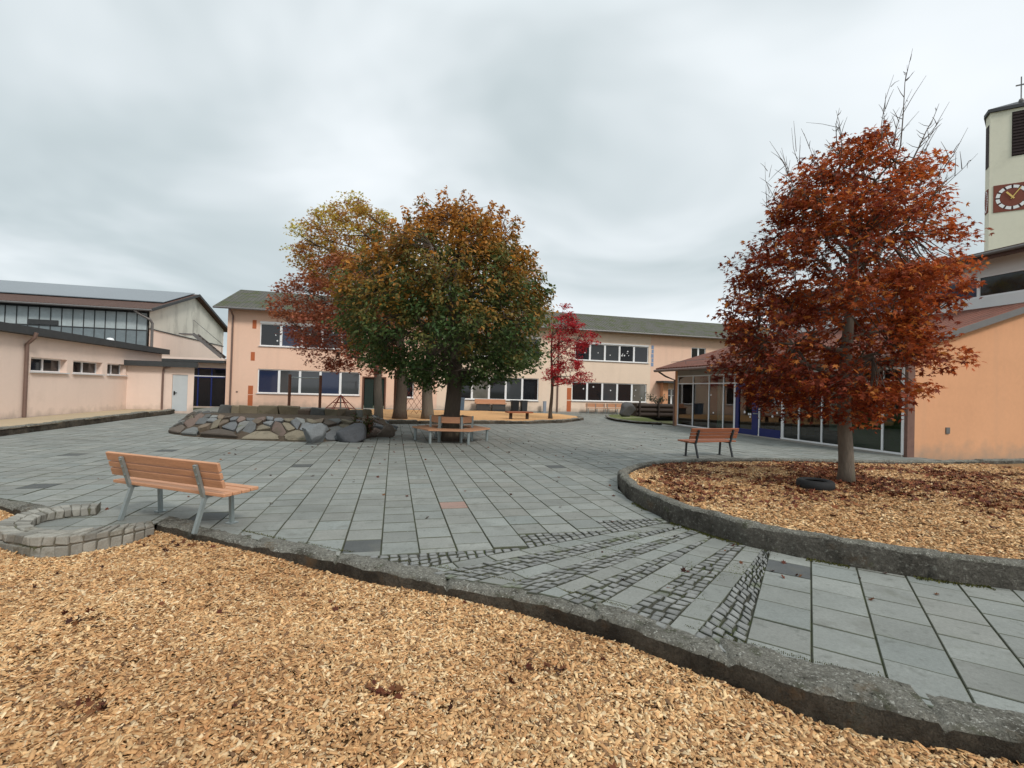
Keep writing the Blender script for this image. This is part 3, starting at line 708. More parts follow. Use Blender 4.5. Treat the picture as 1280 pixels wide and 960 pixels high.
for y0, y1 in ((-.75, 5), (5, 10.75)):
    a, b_ = zt(y0), zt(y1)
    rf.face([(sx0, y0, a), (sx1, y0, a), (sx1, y1, b_), (sx0, y1, b_)]); rf.face([(sx0, y0, a - .14), (sx0, y1, b_ - .14), (sx1, y1, b_ - .14), (sx1, y0, a - .14)])
    rf.face([(sx0, y0, a - .14), (sx0, y0, a), (sx0, y1, b_), (sx0, y1, b_ - .14)]); rf.face([(sx1, y0, a), (sx1, y0, a - .14), (sx1, y1, b_ - .14), (sx1, y1, b_)])
    yy = y0 if y0 < 0 else y1; rf.face([(sx0, yy, zt(yy) - .14), (sx1, yy, zt(yy) - .14), (sx1, yy, zt(yy)), (sx0, yy, zt(yy))])
rfo = rf.build('roof', M_['mossroof'], mbd)
gt = MB(); gt.tube([(sx0, -.82, 6.96), (sx1, -.82, 6.96)], .075, 8); gt.build('gutter', M_['zinc'], rfo)
for x in (-1.55, 23.0):
    dp = MB(); pipe(dp, [(x, -.8, 6.9), (x, -.5, 6.75), (x, -.08, 6.5), (x, -.08, .0)], .06); dp.build('downpipe', M_['brownpipe'], mbd)
window(mbd, .15, 7.2, 1.05, 2.8, 5, panes=[1, 2, 2, 1, 2])
window(mbd, .2, 7.2, 4.47, 6.1, 5, panes=[0, 1, 0, 0, 1], decor=14)  # the two blue panes paint in a reflection of the sky
window(mbd, 10.2, 11.2, .97, 2.5, 1)
window(mbd, 14.4, 21.35, .95, 2.8, 5, panes=[0, 3, 0, 2, 0])
window(mbd, 14.4, 21.35, 4.47, 6.1, 5)
window(mbd, 24.3, 31.3, 1.03, 2.63, 5, decor=6, panes=[0, 0, 2, 0, 3])
window(mbd, 24.5, 31.4, 4.49, 5.93, 5, panes=[0, 2, 2, 0, 0], decor=18)
window(mbd, 35.7, 37.2, 4.75, 6.1, 2)
window(mbd, 33.2, 34.4, .6, 2.3, 2, transom=1.7)
for x0, x1, z0, z1 in ((.2, 7.2, 6.1, 6.25), (14.4, 21.35, 6.1, 6.25), (24.5, 31.4, 5.93, 6.05)):
    s = MB(); s.box(x0, x1, .0 - .03, .12, z0 + .003, z1 - .003); s.build('shutter_box', M_['white'], mbd)
dr = MB(); dr.box(7.55, 8.2, .06, .11, .03, 2.35); dr.box(8.25, 8.95, .06, .11, .03, 2.35)
dro = dr.build('door', [mat('dark_green_door', (.02, .032, .028), .3)], mbd)
fr = MB(); fr.box(7.38, 7.5, -.05, .12, 0, 2.5); fr.box(9.0, 9.12, -.05, .12, 0, 2.5); fr.box(7.5, 9.0, -.05, .12, 2.4, 2.5); fr.build('door_frame', M_['post'], dro)
for (x0, x1, z0, z1) in ((-.16, .1, 5.68, 6.3), (-.2, .06, 3.37, 3.99), (-.3, .02, .95, 1.57), (-.3, .02, .1, .9), (24.0, 24.24, 1.1, 2.1), (24.0, 24.24, .1, 1.02)):
    s = MB(); s.box(x0 - .14, x1 - .14 if x1 < 20 else x1, -.012, .03, z0, z1); s.build('terracotta_panel', M_['accent'], mbd)
s = MB()
for k in range(5): s.box(31.66 + .03 * (k % 2), 31.9, -.012, .03, 4.22 + k * .38, 4.22 + k * .38 + .33)
s.build('blue_panel', M_['bluepanel'], mbd)
s = MB(); s.box(32.2, 35.4, -1.2, -.01, 2.78, 2.95); s.build('porch_canopy', M_['fascia'], mbd)
s = MB(); s.box(32.6, 33.1, -.5, -.02, .0, 2.78); s.build('porch_pillar', M_['orange'], mbd)
for x in (22.3, 3.5): pass
s = MB(); s.box(-1.22, -1.1, -.02, .03, 1.05, 1.15); s.build('socket_box', M_['brownpipe'], mbd)
# base plinth strip
s = MB(); s.box(-1.9, 50, -.015, .02, -.1, .1); s.build('plinth', M_['concrete'], mbd)

# ================================================================== LEFT WING (flat roofed) + annex
wg = thing('flat_roofed_wing', 'low pale pink wing with three small windows and dark flat roof edge', 'building', (-18.4, 17, 0), A)
WH = [(1.4, 3.5, 1.97, 2.53), (3.9, 6.05, 1.97, 2.53), (6.45, 8.1, 1.97, 2.53)]
w = MB(RL); facade(w, -14, 12, -.2, 3.35, WH, depth=.34); w.M = None
w.face([(0, 12, -.2), (-24, 12, -.2), (-24, 12, 3.35), (0, 12, 3.35)])
w.face([(-24, -14, -.2), (0, -14, -.2), (0, -14, 3.35), (-24, -14, 3.35)])
w.face([(-4.3, 12, -.2), (-4.3, 21, -.2), (-4.3, 21, 3.35), (-4.3, 12, 3.35)])
w.build('wall', M_['pinkish'], wg)
for h in WH: window(wg, h[0], h[1], h[2], h[3], 2, M=RL, depth=.34, mw=.07, fw=.05)
f = MB(); f.box(-24, .3, -14, 12.3, 3.36, 3.66); f.box(-24, -4.2, 12.303, 20.6, 3.365, 3.655); f.build('flat_roof', M_['fascia'], wg)
f = MB(); pipe(f, [(.36, 1.05, 3.45), (.3, 1.05, 3.25), (.08, 1.05, 3.0), (.08, 1.05, .2)], .065); f.build('downpipe', M_['brownpipe'], wg)
f = MB(); f.lathe([(.0, .22), (.12, .2), (.17, .1), (.17, 0)], 12, (-.5, 7.6, 3.66)); f.build('roof_vent', M_['white'], wg)
an = thing('annex', 'small flat roofed pink annex with pale grey metal door', 'building', (-20.65, 24.94, 0), A)
w = MB(); facade(w, .02, 2.05, -.2, 2.5, []); facade(w, 2.05, 3.4, -.2, 2.5, [(2.36, 3.1, .12, 2.1)], depth=.1)
w.face([(3.4, 0, -.2), (1.6, 4, -.2), (1.6, 4, 2.5), (3.4, 0, 2.5)]); w.face([(1.6, 4, -.2), (.02, 4, -.2), (.02, 4, 2.5), (1.6, 4, 2.5)])
w.build('wall', M_['pinkish'], an)
f = MB(); f.prism([(.03, -.35), (3.62, -.35), (3.55, .1), (1.75, 4.2), (.03, 4.2)], 2.502, 2.78); f.build('flat_roof', M_['fascia'], an)
f = MB(); f.box(2.37, 3.09, .04, .09, .13, 2.09); do = f.build('door', M_['greydoor'], an)
f = MB(); f.box(2.44, 2.50, .0, .04, 1.0, 1.2); f.box(2.46, 2.6, -.03, .0, 1.1, 1.13); f.build('handle', M_['black'], do)
f = MB(); pipe(f, [(2.35, -.3, 2.5), (1.98, -.1, 2.42), (1.95, -.08, 2.25), (1.95, -.08, .1)], .05); f.build('downpipe', M_['brownpipe'], an)

# link between annex and school with blue glazed doors
lk = thing('link_building', 'recessed link with dark blue glazed doors beside the school corner', 'building', (-18.5, 34, 0), A)
w = MB(); facade(w, -9.5, -1.92, -.1, 3.45, [(-4.7, -2.0, .0, 2.75)], y=.45, depth=.12); w.face([(-9.5, .45, 3.45), (-1.92, .45, 3.45), (-1.92, 6, 3.45), (-9.5, 6, 3.45)]); w.build('wall', M_['pinkish'], lk)
f = MB()
for x in (-4.7, -3.85, -3.0, -2.08): f.box(x, x + .08, .5, .56, 0, 2.75)
f.box(-4.7, -2.0, .497, .565, 2.05, 2.13); f.box(-4.7, -2.0, .497, .565, 2.68, 2.75)
fo = f.build('door', M_['blue'], lk)
f = MB(); f.box(-4.7, -2.0, .494, .496, 2.13, 2.19); f.build('white_rail', M_['white'], fo)
f = MB(); f.mi = 0; f.face([(-4.7, .54, 0), (-2, .54, 0), (-2, .54, 2.75), (-4.7, .54, 2.75)]); f.build('pane', M_['pane'], fo)
f = MB(); f.box(-6.2, -1.95, -.25, .448, 3.1, 3.28); f.build('canopy', M_['fascia'], lk)
st = thing('steel_stair', 'grey steel outside stair with thin handrail on the link roof by the gable', 'stair', (-18.5, 34, 3.45), A)
f = MB(); f.bar((-4.5, 1.2, 1.75), (-2.6, 1.2, .12), .05, .22); f.bar((-4.5, 2.0, 1.75), (-2.6, 2.0, .12), .05, .22)
for k in range(8):
    x = -4.4 + k * .24; z = 1.68 - k * .205; f.box(x - .11, x + .11, 1.225, 1.975, z, z + .04)
f.box(-5.4, -4.5, 1.2, 2.0, 1.68, 1.76); f.build('flight', M_['zinc'], st)
f = MB(); f.tube([(-4.5, 1.2, 1.75), (-4.5, 1.2, 2.75), (-2.6, 1.2, 1.1), (-2.6, 1.2, .1)], .018, 6); f.build('handrail', M_['zinc'], st)

# ================================================================== GYM HALL
gy_ = thing('sports_hall', 'tall sports hall with glazed clerestory, weathered white gable and solar roof', 'building', (-27.8, 36, 0), A)
w = MB(); w.face([(0, 0, -.1), (0, 16, -.1), (0, 16, 5.65), (0, 0, 5.65)]); w.face([(-30, 0, -.1), (0, 0, -.1), (0, 0, 4.1), (-30, 0, 4.1)]); w.face([(0, 16, -.1), (-30, 16, -.1), (-30, 16, 7.4), (0, 16, 7.4)])
w.build('wall', M_['pinkish'], gy_)
w = MB(); w.face([(-.03, 0, 5.6), (-.03, 16, 5.6), (-.03, 16, 7.55), (-.03, 8, 9.65), (-.03, 0, 7.0)]); w.build('gable_wall', M_['dirtywhite'], gy_)
w = MB(); w.box(-.02, .06, -.02, 16, 5.65, 5.72); w.build('ledge', M_['fascia'], gy_)
# clerestory
f = MB(); f.box(-30, -.15, .02, .06, 4.1, 4.18); f.box(-30, -.15, .02, .06, 5.5, 5.58); f.box(-30, -.15, .02, .06, 6.85, 7.0)
for k in range(40): f.box(-.2 - k * .68, -.15 - k * .68, .016, .058, 4.18, 6.85)
fo = f.build('clerestory', M_['fascia'], gy_)
gl = mat('dull_clerestory_glass', (.17, .205, .22), .25, [(1.5, .25), (9, .15)], spec=.6)
gl2 = mat('pale_clerestory_glass', (.40, .455, .465), .3, [(1.5, .2), (9, .15)], spec=.6)
p = MB()
p.mi = 0; p.face([(-30, .05, 4.1), (-.14, .05, 4.1), (-.14, .05, 5.5), (-30, .05, 5.5)]); p.mi = 1; p.face([(-30, .05, 5.5), (-.14, .05, 5.5), (-.14, .05, 6.9), (-30, .05, 6.9)]); p.build('pane', [gl, gl2], fo)
p = MB(); p.box(-7.6, -5.8, -.03, .045, 5.6, 5.95); p.build('vent_flap', M_['fascia'], fo)
r1 = MB()
def slope(mb, x0, x1, y0, z0, y1, z1, th):
    mb.face([(x0, y0, z0), (x1, y0, z0), (x1, y1, z1), (x0, y1, z1)]); mb.face([(x0, y0, z0 - th), (x0, y1, z1 - th), (x1, y1, z1 - th), (x1, y0, z0 - th)])
    mb.face([(x1, y0, z0 - th), (x1, y1, z1 - th), (x1, y1, z1), (x1, y0, z0)]); mb.face([(x0, y1, z1 - th), (x0, y0, z0 - th), (x0, y0, z0), (x0, y1, z1)])
    mb.face([(x0, y0, z0 - th), (x1, y0, z0 - th), (x1, y0, z0), (x0, y0, z0)]); mb.face([(x1, y1, z1 - th), (x0, y1, z1 - th), (x0, y1, z1), (x1, y1, z1)])
k1 = (9.85 - 7.12) / 8.7
slope(r1, -30, .45, -.7, 7.12, 8, 9.85, .2); slope(r1, -30, .45, 8.002, 9.85, 16.7, 7.5, .2)
ro = r1.build('roof', M_['tileroofx'], gy_)
sp = MB(); y0, y1 = 1.9, 7.8
slope(sp, -30, .1, y0, 7.12 + k1 * (y0 + .7) + .14, y1, 7.12 + k1 * (y1 + .7) + .14, .06)
solm = mat('solar_glass', (.10, .115, .13), .22, (.6, .12), spec=.8)
sp.build('solar_panel_array', solm, ro)
f = MB(); f.tube([(-30, -.78, 7.0), (.45, -.78, 7.0)], .08, 8); pipe(f, [(-.7, -.75, 6.95), (-.5, -.6, 6.75), (.15, -.3, 6.35), (.25, -.15, 6.1), (.25, -.12, 3.6)], .09); f.build('gutter', M_['zinc'], ro)
f = MB(); f.box(-17.5, -16.7, 8.1, 8.8, 9.7, 10.15); f.build('chimney', M_['tileroof'], ro)
f = MB(); f.bar((.44, -.7, 7.05), (.44, 8, 9.78), .05, .22); f.bar((.44, 8, 9.78), (.44, 16.7, 7.43), .05, .22); f.build('verge_board', M_['fascia'], ro)

# ================================================================== PAVILION
pv = thing('glazed_pavilion', 'single storey pavilion with glass front, red tiled roof and orange end wall', 'building', (12.4, 14.8, 0), A)
sl_ = .31
zr = lambda x: 3.37 + sl_ * x
w = MB(); w.face([(.32, 0, -.1), (6, 0, -.1), (6, 0, zr(6)), (.32, 0, zr(.32))]); w.face([(6, 0, -.1), (13, 0, -.1), (13, 0, zr(6) - .6), (6, 0, zr(6))])
w.face([(.32, 0, -.1), (.32, 0, zr(.32)), (.32, .28, zr(.32)), (.32, .28, -.1)])
w.face([(13, 0, -.1), (13, 12.6, -.1), (13, 12.6, 4.5), (13, 0, 4.5)]); w.face([(13, 12.6, -.1), (0, 12.6, -.1), (0, 12.6, 3.37), (6, 12.6, zr(6)), (13, 12.6, 4.5)])
w.build('wall', M_['orange'], pv)
w = MB(); w.box(-.02, .3, 12.32, 12.6, -.1, 3.3); w.build('pillar', M_['orange'], pv)
w = MB(); w.box(.02, .31, -.01, .1, -.1, 3.3); w.build('pillar', mat('brown_pillar', (.17, .095, .075), .8, (5, .25)), pv)
w = MB(); w.box(-.05, .12, .1, 12.32, 2.84, 3.32); w.build('fascia_band', mat('beige_grey_band', (.30, .275, .235), .7, (2, .1)), pv)
w = MB(); w.box(-.06, .2, .1, 12.32, -.1, .06); w.build('plinth', M_['concrete'], pv)
yl = [12.3, 10.92, 9.59, 8.5, 7.7, 6.15, 4.86, 4.05, 3.02, 2.2, .75, .12]
f = MB()
for i, y in enumerate(yl):
    wd = .12 if abs(y - 4.86) < .1 or abs(y - 7.7) < .05 else .055; f.box(-.03, .04, y - wd / 2, y + wd / 2, .06, 2.84)
f.box(-.028, .038, .12, 12.3, 2.36, 2.42); f.box(-.028, .038, .12, 12.3, 2.78, 2.837); f.box(-.028, .038, .12, 12.3, .062, .12)
fo = f.build('glazing_frame', M_['white'], pv)
p = MB(); p.face([(.005, 12.3, .06), (.005, .1, .06), (.005, .1, 2.84), (.005, 12.3, 2.84)]); p.build('pane', glass_mat('clear_glass', (.46, .56, .54)), fo)
f = MB(); f.box(-.045, .05, 7.4, 7.62, .06, 2.36); f.box(-.045, .05, 6.2, 6.55, .06, 2.36); f.box(-.043, .05, 6.55, 7.4, 2.2, 2.358); f.box(-.043, .05, 6.55, 7.4, .063, .3)
f.box(-.045, .05, 4.95, 6.1, .06, .4); do = f.build('door', M_['blue'], pv)
f = MB(); f.box(-.09, -.05, 6.32, 6.40, 1.0, 1.05); f.box(-.11, -.085, 6.1, 6.42, 1.01, 1.04); f.build('handle', M_['galv'], do)
# interior seen through the glass
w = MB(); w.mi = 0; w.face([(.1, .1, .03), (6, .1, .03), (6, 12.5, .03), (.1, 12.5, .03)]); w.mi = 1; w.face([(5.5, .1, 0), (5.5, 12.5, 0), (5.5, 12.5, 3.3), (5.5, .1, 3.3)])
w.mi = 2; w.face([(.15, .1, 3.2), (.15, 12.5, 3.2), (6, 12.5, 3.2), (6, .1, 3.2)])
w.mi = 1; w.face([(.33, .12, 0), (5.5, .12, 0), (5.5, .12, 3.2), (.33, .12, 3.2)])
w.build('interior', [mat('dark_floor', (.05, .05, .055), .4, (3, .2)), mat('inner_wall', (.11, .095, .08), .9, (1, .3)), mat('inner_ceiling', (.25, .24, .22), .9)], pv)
f = MB()
for y0 in (8.75, ):
    pts = []
    for k in range(9): pts.append((.14 + .03 * math.sin(k * 1.7), y0 + k * .05))
    for a, b_ in zip(pts, pts[1:]): f.face([(a[0], a[1], .2), (b_[0], b_[1], .2), (b_[0], b_[1], 2.6), (a[0], a[1], 2.6)])
f.build('curtain', mat('pale_green_curtain', (.70, .82, .70), .9), pv)
f = MB(); f.box(.2, .24, .2, 2.1, .08, 1.5); f.build('green_reflection_panel', mat('green_reflection_panel', (.10, .22, .05), .6, (2, .2)), pv)  # green panel added behind the pane to stand for its green reflection
f = MB(); f.box(.2, .24, 2.35, 2.9, .6, 2.0); f.build('notice_board', mat('pale_board', (.30, .42, .36), .6, (2, .2)), pv)
cupm = mat('yellow_brown_cupboard', (.25, .16, .05), .6)
for bx in ((3, 3.6, 9.6, 11.2, 0, 1.0), (3.2, 3.7, 6.8, 7.6, 0, 1.5)): f = MB(); f.box(*bx); f.build('cupboard', cupm, pv)
f = MB(); f.box(2.2, 2.5, 7.9, 8.3, 0, 2.6); f.build('inner_column', M_['woodold'], pv)
f = MB(); f.box(5.0, 5.4, 9.9, 10.6, .8, 2.0); f.build('wall_cabinet', M_['woodold'], pv)
for k in range(12):
    f = MB(); y = rnd.choice([rnd.uniform(10.1, 7.8), rnd.uniform(7.3, 6.65), rnd.uniform(5.9, 5.0)]); z = rnd.uniform(.8, 2.1); q = rnd.uniform(.03, .07)
    f.face([(.0, y + q * math.cos(j * 1.05), z + q * math.sin(j * 1.05)) for j in range(6)]); f.build('paper_star', M_['white'], fo)
# roof
r1 = MB(); 
def slope_x(mb, y0, y1, x0, z0, x1, z1, th):
    P = [(x0, y0, z0), (x1, y0, z1), (x1, y1, z1), (x0, y1, z0)]; Q = [(a, b_, c - th) for a, b_, c in P]
    mb.face(P); mb.face(Q[::-1])
    for i in range(4): j = (i + 1) % 4; mb.face([Q[i], Q[j], P[j], P[i]])
slope_x(r1, -.22, 13.3, -.85, zr(-.85) + .16, 6.05, zr(6.05) + .16, .16)
ro = r1.build('roof', M_['tileroof'], pv)
f = MB(); f.tube([(-.93, -.2, zr(-.9) + .02), (-.93, 13.3, zr(-.9) + .02)], .075, 8); pipe(f, [(-.9, 12.9, 3.05), (-.55, 12.75, 2.8), (-.12, 12.5, 2.6), (-.12, 12.5, 0)], .05); f.build('gutter', M_['brownpipe'], ro)
f = MB(); f.bar((-.85, -.24, zr(-.85) + .09), (6.05, -.24, zr(6.05) + .09), .04, .2); f.build('verge_board', M_['zinc'], ro)
f = MB()
for y in (11.2, 8, 5): f.tube([(-.3, y, zr(-.3) + .17), (-.3, y, zr(-.3) + .34)], .012, 5)
f.tube([(-.3, 12.6, zr(-.3) + .34), (-.3, 1, zr(-.3) + .34)], .012, 5); f.build('snow_guard', M_['zinc'], ro)
# raised lantern
w = MB(RR); facade(w, -12.3, -.2, 5.1, 7.25, [(-12.1, -.4, 5.78, 6.62)], y=6.0, depth=.1); w.M = None
w.face([(6, .2, 5.1), (12, .2, 5.1), (12, .2, 8.6), (6, .2, 7.25)])
w.face([(12, 12.3, 5.1), (6, 12.3, 5.1), (6, 12.3, 7.25), (12, 12.3, 8.6)])
lo = w.build('lantern', mat('pale_grey_cladding', (.76, .77, .77), .5, (2, .06)), pv)
window(pv, -12.1, -.4, 5.78, 6.62, 8, M=RR, y=6.0, depth=.12, mw=.1, panes=[1, 0, 1, 0, 1, 0, 1, 0], sill=False)
f = MB(); slope_x(f, -.5, 12.9, 5.2, 7.32, 12.5, 9.0, .3); f.build('lantern_roof', mat('dark_brown_soffit', (.085, .045, .035), .8, (3, .2)), pv)
f = MB(); f.tube([(5.15, -.5, 7.2), (5.15, 12.9, 7.2)], .07, 8); f.build('lantern_gutter', M_['zinc'], pv)
f = MB(); f.box(1.62, 1.78, -.03, .02, .75, .95); f.build('switch_box', M_['zinc'], pv)

# ================================================================== CHURCH TOWER
tw = thing('church_tower', 'cream church tower with dark louvres and red clock face behind the pavilion', 'tower', (30.06, 29.9, 0), R(-30))
# local: x along main face (to the right, towards the camera), y away
poly = [(0, 0), (4.6, 0), (5.3, .9), (5.3, 4.4), (4.6, 5.3), (0.8, 5.3), (.1, 4.4), (.02, .75)]
poly = [(0, 0), (4.6, 0), (5.2, .8), (5.2, 4.6), (4.6, 5.4), (2.0, 5.4), (1.25, 4.4), (0.0, .75)]
w = MB(); w.prism(poly, -.5, 20.3); w.build('shaft', mat('cream_tower_render', (.74, .71, .58), .9, [(.4, .06), (5, .04)], (40, .2, .01), dirt=[(.5, (.42, .40, .32), .55, .25, .4)]), tw)
w = MB(); ex = [((x - 2.6) * 1.05 + 2.6, (y - 2.7) * 1.05 + 2.7) for x, y in poly]
b0_ = [w.pt((x, y, 20.3)) for x, y in ex]; b1_ = [w.pt((x, y, 20.5)) for x, y in ex]; ap = w.pt((2.6, 2.7, 22.0))
for i in range(8):
    j = (i + 1) % 8; w.fi((b0_[i], b0_[j], b1_[j], b1_[i])); w.fi((b1_[i], b1_[j], ap))
w.fi(b0_[::-1]); w.build('roof', mat('dark_slate', (.05, .05, .055), .6, (3, .2)), tw)
lm = mat('louvre_wood', (.035, .022, .022), .8, (4, .2))
w = MB(); w.box(1.0, 3.6, -.02, .05, 17.3, 20.1); w.build('louvre', lm, tw)
w = MB()
for k in range(14): w.box(1.02, 3.58, -.06, -.022, 17.36 + k * .195, 17.46 + k * .195)
w.build('louvre_slats', lm, tw)
w = MB(); w.box(-.03, .04, .15, .62, 16.9, 19.6); w.build('louvre', lm, tw)
# clock
cc = (1.05, 14.72)
w = MB(); w.box(cc[0] - .86, cc[0] + .86, -.03, .01, cc[1] - .86, cc[1] + .86); ck = w.build('clock_face', mat('clock_red_brown', (.20, .055, .035), .7, (4, .15)), tw)
w = MB()
for k in range(12):
    a0_, a1_ = 2 * math.pi * k / 12 + .07, 2 * math.pi * (k + 1) / 12 - .07
    for i in range(3):
        p0, p1 = a0_ + (a1_ - a0_) * i / 3, a0_ + (a1_ - a0_) * (i + 1) / 3
        w.face([(cc[0] + rr_ * math.sin(t), -.036, cc[1] + rr_ * math.cos(t)) for rr_, t in ((.58, p0), (.58, p1), (.76, p1), (.76, p0))])
w.build('hour_marks', M_['white'], ck)
for k in range(12):
    w = MB(); t = 2 * math.pi * k / 12; w.bar((cc[0] + .55 * math.sin(t), -.038, cc[1] + .55 * math.cos(t)), (cc[0] + .79 * math.sin(t), -.038, cc[1] + .79 * math.cos(t)), .045, .004, (0, 1, 0)); w.build('hour_bar', M_['black'], ck)
w = MB(); gold = mat('gold_leaf', (.72, .50, .16), .4, metal=.4)
for t, l, wd in ((R(34), .68, .05), (R(-38), .45, .09)): w.bar((cc[0] - .12 * math.sin(t), -.05 - wd * .2, cc[1] - .12 * math.cos(t)), (cc[0] + l * math.sin(t), -.05 - wd * .2, cc[1] + l * math.cos(t)), wd, .008, (0, 1, 0))
w.build('clock_hands', gold, ck)
w = MB(); w.box(-.04, .01, .12, .62, cc[1] - .75, cc[1] + .75); ck2 = w.build('clock_face', mat('clock_red_brown_side', (.20, .055, .035), .7, (4, .15)), tw)
w = MB()
for k in range(24):
    t0_, t1_ = 2 * math.pi * k / 24, 2 * math.pi * (k + .75) / 24
    w.bar((-.05, .37 + .22 * math.sin(t0_), cc[1] + .66 * math.cos(t0_)), (-.05, .37 + .22 * math.sin(t1_), cc[1] + .66 * math.cos(t1_)), .05, .02, (1, 0, 0))
w.build('hour_marks', M_['white'], ck2)
w = MB(); w.tube([(1.5, .35, 20.35), (1.5, .35, 22.4)], .03, 6); w.box(1.25, 1.75, .33, .37, 21.85, 21.93); w.lathe([(0, .18), (.1, .12), (.13, 0), (.1, -.12), (0, -.18)], 10, (1.5, .35, 20.85)); w.build('cross', M_['zinc'], tw)

# ================================================================== stone mound
base = [(-11.9, 16.6), (-11.4, 15.75), (-10.3, 15.05), (-9.16, 14.70), (-7.8, 14.45), (-6.4, 14.40), (-5.6, 14.75), (-5.0, 15.4), (-4.65, 16.4), (-4.4, 17.6), (-4.6, 19.2), (-5.6, 20.6), (-8, 21.4), (-10.8, 20.9), (-12.2, 19.3), (-12.3, 17.7)]
top = [(-11.5, 17.3), (-11.0, 16.7), (-10.1, 16.25), (-9.0, 15.95), (-7.8, 15.8), (-6.7, 15.75), (-6.2, 16.0), (-5.8, 16.4), (-5.55, 17.0), (-5.4, 17.9), (-5.5, 19.0), (-6.2, 19.8), (-8, 20.3), (-10.3, 20.0), (-11.4, 18.9), (-11.6, 18.0)]
HM = .56
mo = thing('stone_mound', 'raised play mound faced with irregular grey and brown flagstones', 'mound', (-8.3, 17.3, 0))
off3 = Vector((-8.3, 17.3, 0))
nb = 160; cl = lambda p: p + p[:1]
B = resample(cl(base), nb + 1); T = resample(cl(top), nb + 1)
mb = MB()
def msurf(f, h, lift=0):
    x = (f % 1) * nb; k = int(x) % nb; q = x - int(x); a = B[k].lerp(B[k + 1], q); c = T[k].lerp(T[k + 1], q); p = a.lerp(c, h)
    nrm = (a - c).normalized(); nz = .8
    return Vector((p.x + nrm.x * lift * .55, p.y + nrm.y * lift * .55, HM * (h ** .9) + lift * nz)) - off3
for i in range(nb):
    for j in range(4): mb.face([msurf(i / nb, j / 4), msurf((i + 1) / nb if i < nb - 1 else 0, j / 4), msurf((i + 1) / nb if i < nb - 1 else 0, (j + 1) / 4), msurf(i / nb, (j + 1) / 4)])
mb.face([msurf(i / nb, 1) for i in range(nb)])
mb.build('earth_core', M_['soil'], mo)
# flagstones: voronoi cells in (arc length, slope) space
Lb = sum((a - b_).length for a, b_ in zip(B, B[1:])); SL = 1.45
seeds = []
r2 = random.Random(5)
cand = 0
while cand < 6000:
    cand += 1
    p = (r2.uniform(0, Lb), r2.uniform(.02, SL))
    dm = .74 if p[1] < .75 else .36
    if all(((p[0] - s[0]) ** 2 + ((p[1] - s[1]) * 1.15) ** 2) > dm ** 2 for s in seeds): seeds.append(p)
fs = MB()
scol = [(.19, .195, .195), (.225, .23, .22), (.155, .16, .165), (.20, .155, .115), (.235, .20, .145), (.20, .145, .12), (.13, .105, .085), (.18, .18, .17)]
for s in seeds:
    cell = [(s[0] - 1.1, 0.0), (s[0] + 1.1, 0.0), (s[0] + 1.1, SL), (s[0] - 1.1, SL)]
    for q in seeds:
        if q is s or abs(q[0] - s[0]) > 2.2: continue
        mxp = ((s[0] + q[0]) / 2, (s[1] + q[1]) / 2); nd = (q[0] - s[0], q[1] - s[1]); np_ = []
        for k in range(len(cell)):
            p, w_ = cell[k - 1], cell[k]; dp = (p[0] - mxp[0]) * nd[0] + (p[1] - mxp[1]) * nd[1]; dq = (w_[0] - mxp[0]) * nd[0] + (w_[1] - mxp[1]) * nd[1]
            if (dp < 0) != (dq < 0): t = dp / (dp - dq); np_.append((p[0] + t * (w_[0] - p[0]), p[1] + t * (w_[1] - p[1])))
            if dq <= 0: np_.append(w_)
        cell = np_
        if not cell: break
    if len(cell) < 3: continue
    # corner rounding + irregular
    pts = []
    for k in range(len(cell)):
        a, b_, c = cell[k - 1], cell[k], cell[(k + 1) % len(cell)]
        pts.append((b_[0] * .88 + a[0] * .12, b_[1] * .88 + a[1] * .12)); pts.append((b_[0] * .88 + c[0] * .12, b_[1] * .88 + c[1] * .12))
    cxx = sum(p[0] for p in pts) / len(pts); cyy = sum(p[1] for p in pts) / len(pts)
    pts = [(cxx + (p[0] - cxx) * r2.uniform(.80, .97), cyy + (p[1] - cyy) * r2.uniform(.78, .97)) for p in pts]
    base_l = r2.uniform(.03, .11); tilt = (r2.gauss(0, .10), r2.gauss(0, .12)); c0 = r2.choice(scol); v = r2.uniform(.55, .98); fs.col = tuple(min(.5, q * v) for q in c0)
    lower = [fs.pt(msurf(p[0] / Lb, max(0, p[1] / SL), -.03)) for p in pts]
    upper = [fs.pt(msurf(p[0] / Lb, max(0.01, p[1] / SL), base_l + (p[0] - cxx) * tilt[0] + (p[1] - cyy) * tilt[1])) for p in pts]
    inner = [fs.pt(msurf((cxx + (p[0] - cxx) * .8) / Lb, max(0.02, (cyy + (p[1] - cyy) * .8) / SL), base_l + .02 + r2.uniform(-.004, .004) + (p[0] - cxx) * tilt[0] + (p[1] - cyy) * tilt[1])) for p in pts]
    m_ = len(pts); fs.fi(inner)
    for i in range(m_): j = (i + 1) % m_; fs.fi((lower[i], lower[j], upper[j], upper[i])); fs.fi((upper[i], upper[j], inner[j], inner[i]))
fstone = mat('flagstone', (1, 1, 1), .9, [(3, .16), (22, .2)], [(18, .5, .02), (70, .4, .006)], attr=True, spec=.25, dirt=[(2.2, (.07, .06, .04), .55, .15, .6), (4, (.06, .075, .02), .62, .1, .5)])
fs.build('flagstones', fstone, mo)
